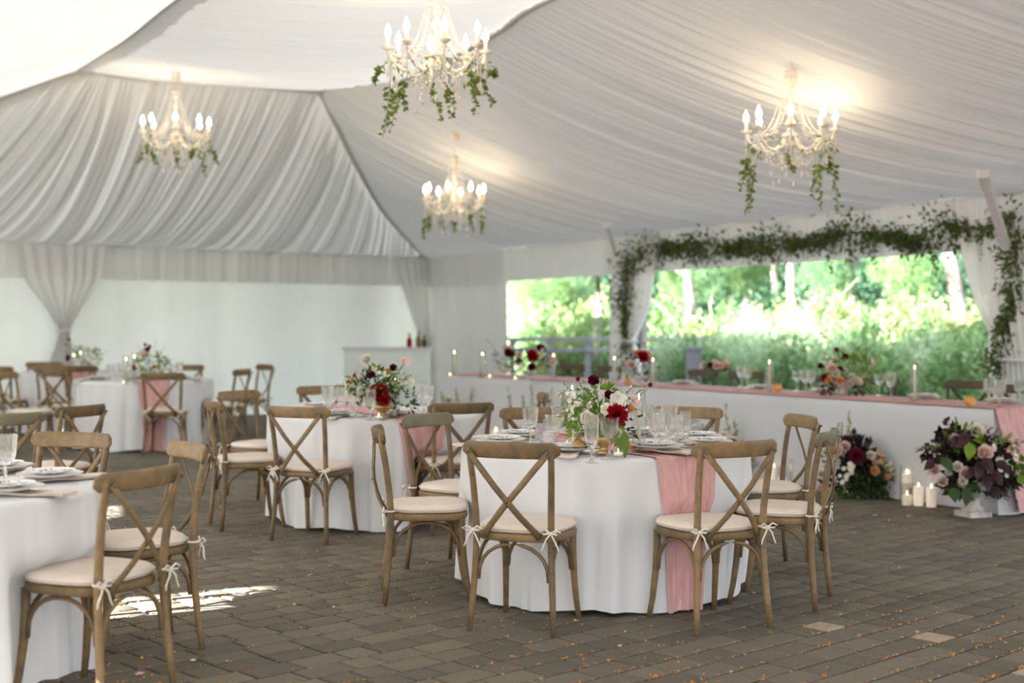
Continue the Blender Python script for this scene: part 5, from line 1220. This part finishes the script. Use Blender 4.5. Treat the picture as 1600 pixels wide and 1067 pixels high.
# C: arrangement behind the rear right chair; D: behind the left; both partly hidden
for (px, py, lab, sd, top) in [(1135, 748, 'blurred pale and dark flower mass on the floor behind the glasses of the front table', 5, [(1118, 700, 1110, 655), (1140, 700, 1133, 628), (1160, 710, 1200, 655), (1100, 700, 1096, 660), (1150, 700, 1148, 655)]),
                             (845, 712, 'blurred dark greenery with pale blooms on the floor between the middle and nearest tables', 6, [(800, 660, 793, 603), (822, 655, 816, 615), (835, 650, 830, 600), (860, 650, 862, 605), (878, 650, 882, 610)]), (710, 690, 'blurred tall sprigs on the floor before the left end of the head table', 7, [(695, 640, 690, 612), (715, 640, 712, 608), (735, 640, 738, 606)])]:
    root, B = floor_arr(px, py, lab, sd, 0, 0, None, None); g = at_root(B); s_ = B.y/F; k = 12/B.y
    foliage(root, 300, g(px, py-18), (52*s_, .16, 18*s_), .075, M['leaf_dark'], sd*7+1, wr=.5, shell=.1); foliage(root, 120, g(px+5, py-40), (40*s_, .14, 20*s_), .06, M['leaf_dark'], sd*7+2, wr=.5, shell=.1); foliage(root, 60, g(px, py-45), (45*s_, .14, 20*s_), .05, M['leaf_olive'], sd*7+3, wr=.4, shell=.1)
    rg = random.Random(sd)
    for i in range(13):
        q = g(px+rg.uniform(-45, 45), py-rg.uniform(20, 66), -.16); kd, cl_ = rg.choice([('rose', 'cream'), ('rose', 'blush'), ('small', 'white'), ('rose', 'white'), ('rose', 'wine')]); bloom(root, q, kd, cl_, rg.uniform(.045, .075), (q.x*.4, -.4, .15))
    for i, (x0, y0, x1, y1) in enumerate(top): sprig(root, g(x0, y0), g(x1, y1), M['leaf_olive'], 26, .04, sd*9+i, bend=(0, 0, .01))

# ------------------------------------------------------------------ GARLAND
def gar_leaves(root, pts, n, spread, size, m, seed, droop=.4):
    rg = np.random.default_rng(seed); P = np.array([tuple(p) for p in pts]); seg = np.linalg.norm(np.diff(P, axis=0), axis=1); cum = np.concatenate([[0], np.cumsum(seg)])
    t = rg.random(n)*cum[-1]; base = np.stack([np.interp(t, cum, P[:, k]) for k in range(3)], 1)
    dens = .6+.5*np.sin(t*5.1)+.3*np.sin(t*11+1)
    off = rg.normal(size=(n, 3))*spread*np.clip(dens, .35, 1.3)[:, None]; off[:, 2] -= np.abs(rg.normal(size=n))*spread*.4
    d = off/spread*.6+rg.normal(size=(n, 3))*.6+np.array([0, 0, -droop]); o = leaves('foliage', base+off, d, rg.uniform(.6, 1.25, n)*size, .42, m, root, rg); o['kind'] = 'stuff'; return o
def gp(px, py, off=.14): p = rw(rw_t(px)); q = Vector((p.x, p.y, 0))+RN*off; return Vector((q.x, q.y, zoff(q, py)))
def gw(px, py, off=.16):   # same, keeping the pixel column true after the offset
    p = rw(rw_t(px)); r = (px-800)/F; q0 = Vector((p.x, p.y, 0))+RN*off
    # intersect view ray with offset wall line
    den = r*RDIR.y-RDIR.x; t = (q0.x-r*q0.y)/den; q = q0+Vector((RDIR.x, RDIR.y, 0))*t
    return Vector((q.x, q.y, zoff(q, py)))
segs = {'top': [(985, 405), (1010, 388), (1040, 385), (1080, 380), (1130, 384), (1180, 378), (1230, 376), (1265, 374), (1310, 362), (1350, 364), (1390, 362), (1430, 375), (1465, 352), (1500, 348), (1530, 358), (1560, 345), (1580, 335)],
        'left': [(988, 400), (984, 430), (980, 455), (982, 475), (978, 500), (982, 525), (986, 545)],
        'right': [(1572, 335), (1585, 350), (1588, 400), (1582, 430), (1585, 470), (1572, 500), (1565, 530), (1562, 560), (1552, 585)]}
gar = empty('garland', tuple(gw(1300, 370))); gl0 = gar.location
for nm, pp_ in segs.items():
    pts = [gw(*p)-gl0 for p in pp_]; MB().sweep(pts, .009, 5).build('vine', M['stem'], gar)
    n, sp = {'top': (3600, .088), 'left': (1150, .09), 'right': (1100, .08)}[nm]
    gar_leaves(gar, pts, n, sp, .068, M['leaf'], len(nm)*3); gar_leaves(gar, pts, n//3, sp*1.3, .065, M['leaf'], len(nm)*3+1)
tag(gar, 'leafy smilax garland swagged over the head table opening and down both sides', 'garland')
rgs = random.Random(8)
for i in range(16):   # loose trailing tendrils
    px = 1030+i*33; a = gw(px, 378+rgs.uniform(-12, 6))-gl0; b2_ = a+Vector((rgs.uniform(-.15, .15), rgs.uniform(-.05, .05), rgs.uniform(-.34, -.15))); sprig(gar, a, b2_, M['leaf'], 14, .07, i, name='tendril')

# ------------------------------------------------------------------ CHANDELIERS
def make_chandelier():
    r = empty('chandelier')
    MB().lathe([(.001, -.16), (.02, -.155), (.045, -.12), (.05, -.10), (.03, -.075), (.02, -.06), (.06, -.045), (.075, -.03), (.03, 0), (.022, .04), (.04, .07), (.03, .10), (.018, .13), (.03, .16), (.045, .19), (.03, .215), (.018, .24), (.032, .28), (.02, .32), (.016, .36), (.035, .39), (.02, .42), (.01, .44)], 16).build('column', M['crystal'], r)
    MB().lathe([(.001, .44), (.05, .43), (.055, .445), (.02, .46), (.001, .47)], 14).build('crown', M['crystal'], r)
    b = MB(); z = .46
    while z < .62: b.sweep([(.006*math.cos(a), .002 if int(z*50) % 2 else .006*math.sin(a)*.3, z+.012*math.sin(a)) for a in [k*PI/4 for k in range(9)]], .002, 4, cap=False); z += .02
    b.build('chain', M['cream'], r)
    def arm(a):
        pts = [(.03, -.03), (.10, -.13), (.18, -.165), (.26, -.14), (.33, -.075), (.355, -.01)]
        return [(q*math.cos(a), q*math.sin(a), z) for q, z in pts]
    for k in range(8):
        a = 2*PI*k/8+.2; dz = .0
        ar = MB().sweep(arm(a), [.012, .011, .010, .010, .010, .011], 7).build('arm', M['crystal'], r); c = (.355*math.cos(a), .355*math.sin(a))
        MB().lathe([(.012, -.015), (.02, -.01), (.05, .012), (.048, .015), (.015, .002), (.012, .01)], 14, (c[0], c[1], 0), flute=.06, fn=7).build('drip_pan', M['cream'], ar)
        MB().lathe([(.012, .004), (.013, .085), (.009, .088)], 10, (c[0], c[1], 0)).build('candle_sleeve', M['cream'], ar)
        MB().lathe([(.009, .086), (.019, .106), (.0215, .120), (.0155, .144), (.006, .166), (.0008, .184)], 10, (c[0], c[1], 0)).build('bulb', M['bulb'], ar)
    def beads(b, A, B2, sag, n, rr=.0075):
        for i in range(n+1):
            t = i/n; p = Vector(A).lerp(Vector(B2), t); p.z -= sag*4*t*(1-t); b.ball(p, rr*1.15, 5, 4)
    b = MB()
    for k in range(8):
        a = 2*PI*k/8+.2; a2 = 2*PI*(k+1)/8+.2; e = (.355*math.cos(a), .355*math.sin(a), -.005); e2 = (.355*math.cos(a2), .355*math.sin(a2), -.005)
        beads(b, (.05*math.cos(a), .05*math.sin(a), .43), (.22*math.cos(a), .22*math.sin(a), .0), .10, 26, .0065); beads(b, e, (.05*math.cos(a), .05*math.sin(a), .19), .12, 16); beads(b, e, e2, .10, 14)
        beads(b, (.2*math.cos(a+.3), .2*math.sin(a+.3), -.15), (.06*math.cos(a), .06*math.sin(a), -.17), .12, 12); beads(b, e, (e[0], e[1], -.19), 0, 12)
    o = b.build('bead_swags', M['crystal'], r); o['kind'] = 'stuff'
    for k in range(16):
        a = 2*PI*k/16; q = .34 if k % 2 else .16; z = -.24 if k % 2 else -.36+.05*math.cos(k*2)
        d_ = MB(); beads(d_, (q*math.cos(a), q*math.sin(a), -.13), (q*math.cos(a), q*math.sin(a), z), 0, 8, .006); d_.lathe([(.001, z-.055), (.014, z-.035), (.011, z-.012), (.001, z)], 6, (q*math.cos(a), q*math.sin(a), 0)); d_.build('crystal_drop', M['crystal'], r)
    return r
ch0 = make_chandelier(); bpy.context.view_layer.update()
chs = [(683, 80, 9.95, 'large crystal chandelier with trailing vines nearest the camera, at top centre', 1.0, 0), (1235, 206, 11.2, 'crystal chandelier with trailing vines above the right side of the head table', 1.0, .4), (275, 208, 15.2, 'crystal chandelier with greenery hanging at the left near the ridge', 1.0, .8), (710, 312, 16.4, 'small looking crystal chandelier with greenery farthest away in the middle', 1.0, 1.2)]
vine_sets = [[(610, 100, 598, 215), (640, 110, 610, 205), (605, 95, 585, 130), (630, 110, 635, 170), (660, 105, 690, 190), (700, 110, 706, 185), (735, 100, 742, 180), (745, 95, 770, 165), (755, 110, 770, 120), (720, 95, 740, 150)],
             [(1170, 230, 1165, 335), (1185, 240, 1172, 330), (1170, 225, 1158, 300), (1215, 230, 1240, 270), (1285, 230, 1285, 330), (1300, 230, 1310, 325), (1290, 235, 1270, 310), (1290, 240, 1295, 270)],
             [(235, 220, 215, 255), (240, 225, 245, 258), (270, 225, 278, 262), (315, 220, 320, 275), (325, 225, 340, 258), (310, 225, 300, 250)],
             [(668, 325, 660, 375), (672, 325, 670, 362), (735, 320, 740, 360), (750, 325, 752, 365), (708, 335, 712, 362), (690, 335, 692, 360)]]
for i, (px, py, d, lab, s, rz) in enumerate(chs):
    o = ch0 if i == 0 else copy_tree(ch0); p = atd(px, py, d); o.location = p; o.rotation_euler = (0, 0, rz); tag(o, lab, 'chandelier', 'crystal chandeliers')
    zc = [HC+2.75, HC+2.0, HC+2.72, HC+1.93][i]
    rod = MB().sweep([(0, 0, .60), (0, 0, zc-p.z)], .006, 6).build('hanging_rod', M['cream'], o)
    MB().lathe([(.05, zc-p.z-.10), (.05, zc-p.z+.02), (.02, zc-p.z+.03)], 14).build('ceiling_canopy', M['cream'], o)
    v = empty('chandelier_vine', tuple(p)); tag(v, 'trailing green vines wound on the '+['nearest', 'right hand', 'left hand', 'farthest'][i]+' chandelier', 'greenery', 'vines on the chandeliers')
    rgv = random.Random(i)
    for j, (x0, y0, x1, y1) in enumerate(vine_sets[i]):
        dd = rgv.uniform(-.25, .1); sprig(v, atd(x0, y0, d+dd)-p, atd(x1, y1, d+dd)-p, M['vine_leaf'], 36, .056, j+i*20, bend=(rgv.uniform(-.06, .06), 0, .02), r=.003, name='vine')
    pts = [(.33*math.cos(a), .33*math.sin(a), -.10+.03*math.sin(5*a)) for a in [k*PI/10 for k in range(21)]]; gar_leaves(v, pts, 110, .035, .048, M['vine_leaf'], i+70)

# petals on the paving
for i, (px, py, lab) in enumerate([(219, 1054, 'pink fallen petal on the paving at lower left'), (302, 1033, 'small pale fallen petal near the left chair foot'), (1367, 806, 'white fallen petal on the paving before the floor flowers'), (1420, 807, 'white fallen petal on the paving left of the urn')]):
    p = onz(px, py, .003); b = MB(); s = .018+.006*(i == 0)
    b.add([(-s, 0, .002), (-s*.4, s*.7, .008), (s*.6, s*.6, .006), (s, 0, .012), (s*.4, -s*.7, .004), (-s*.5, -s*.6, .006), (0, 0, .001)], [(0,1,6),(1,2,6),(2,3,6),(3,4,6),(4,5,6),(5,0,6)])
    tag(b.build('petal', M['petal_floor'], loc=tuple(p)), lab, 'petal', 'petals fallen on the paving')
for pr in protos+[barT, taper0, taper1, taperN, vot0, pilA, pilB, pilC]:
    for k in kids(pr):
        for kk in kids(k): bpy.data.objects.remove(kk)
        bpy.data.objects.remove(k)
    bpy.data.objects.remove(pr)
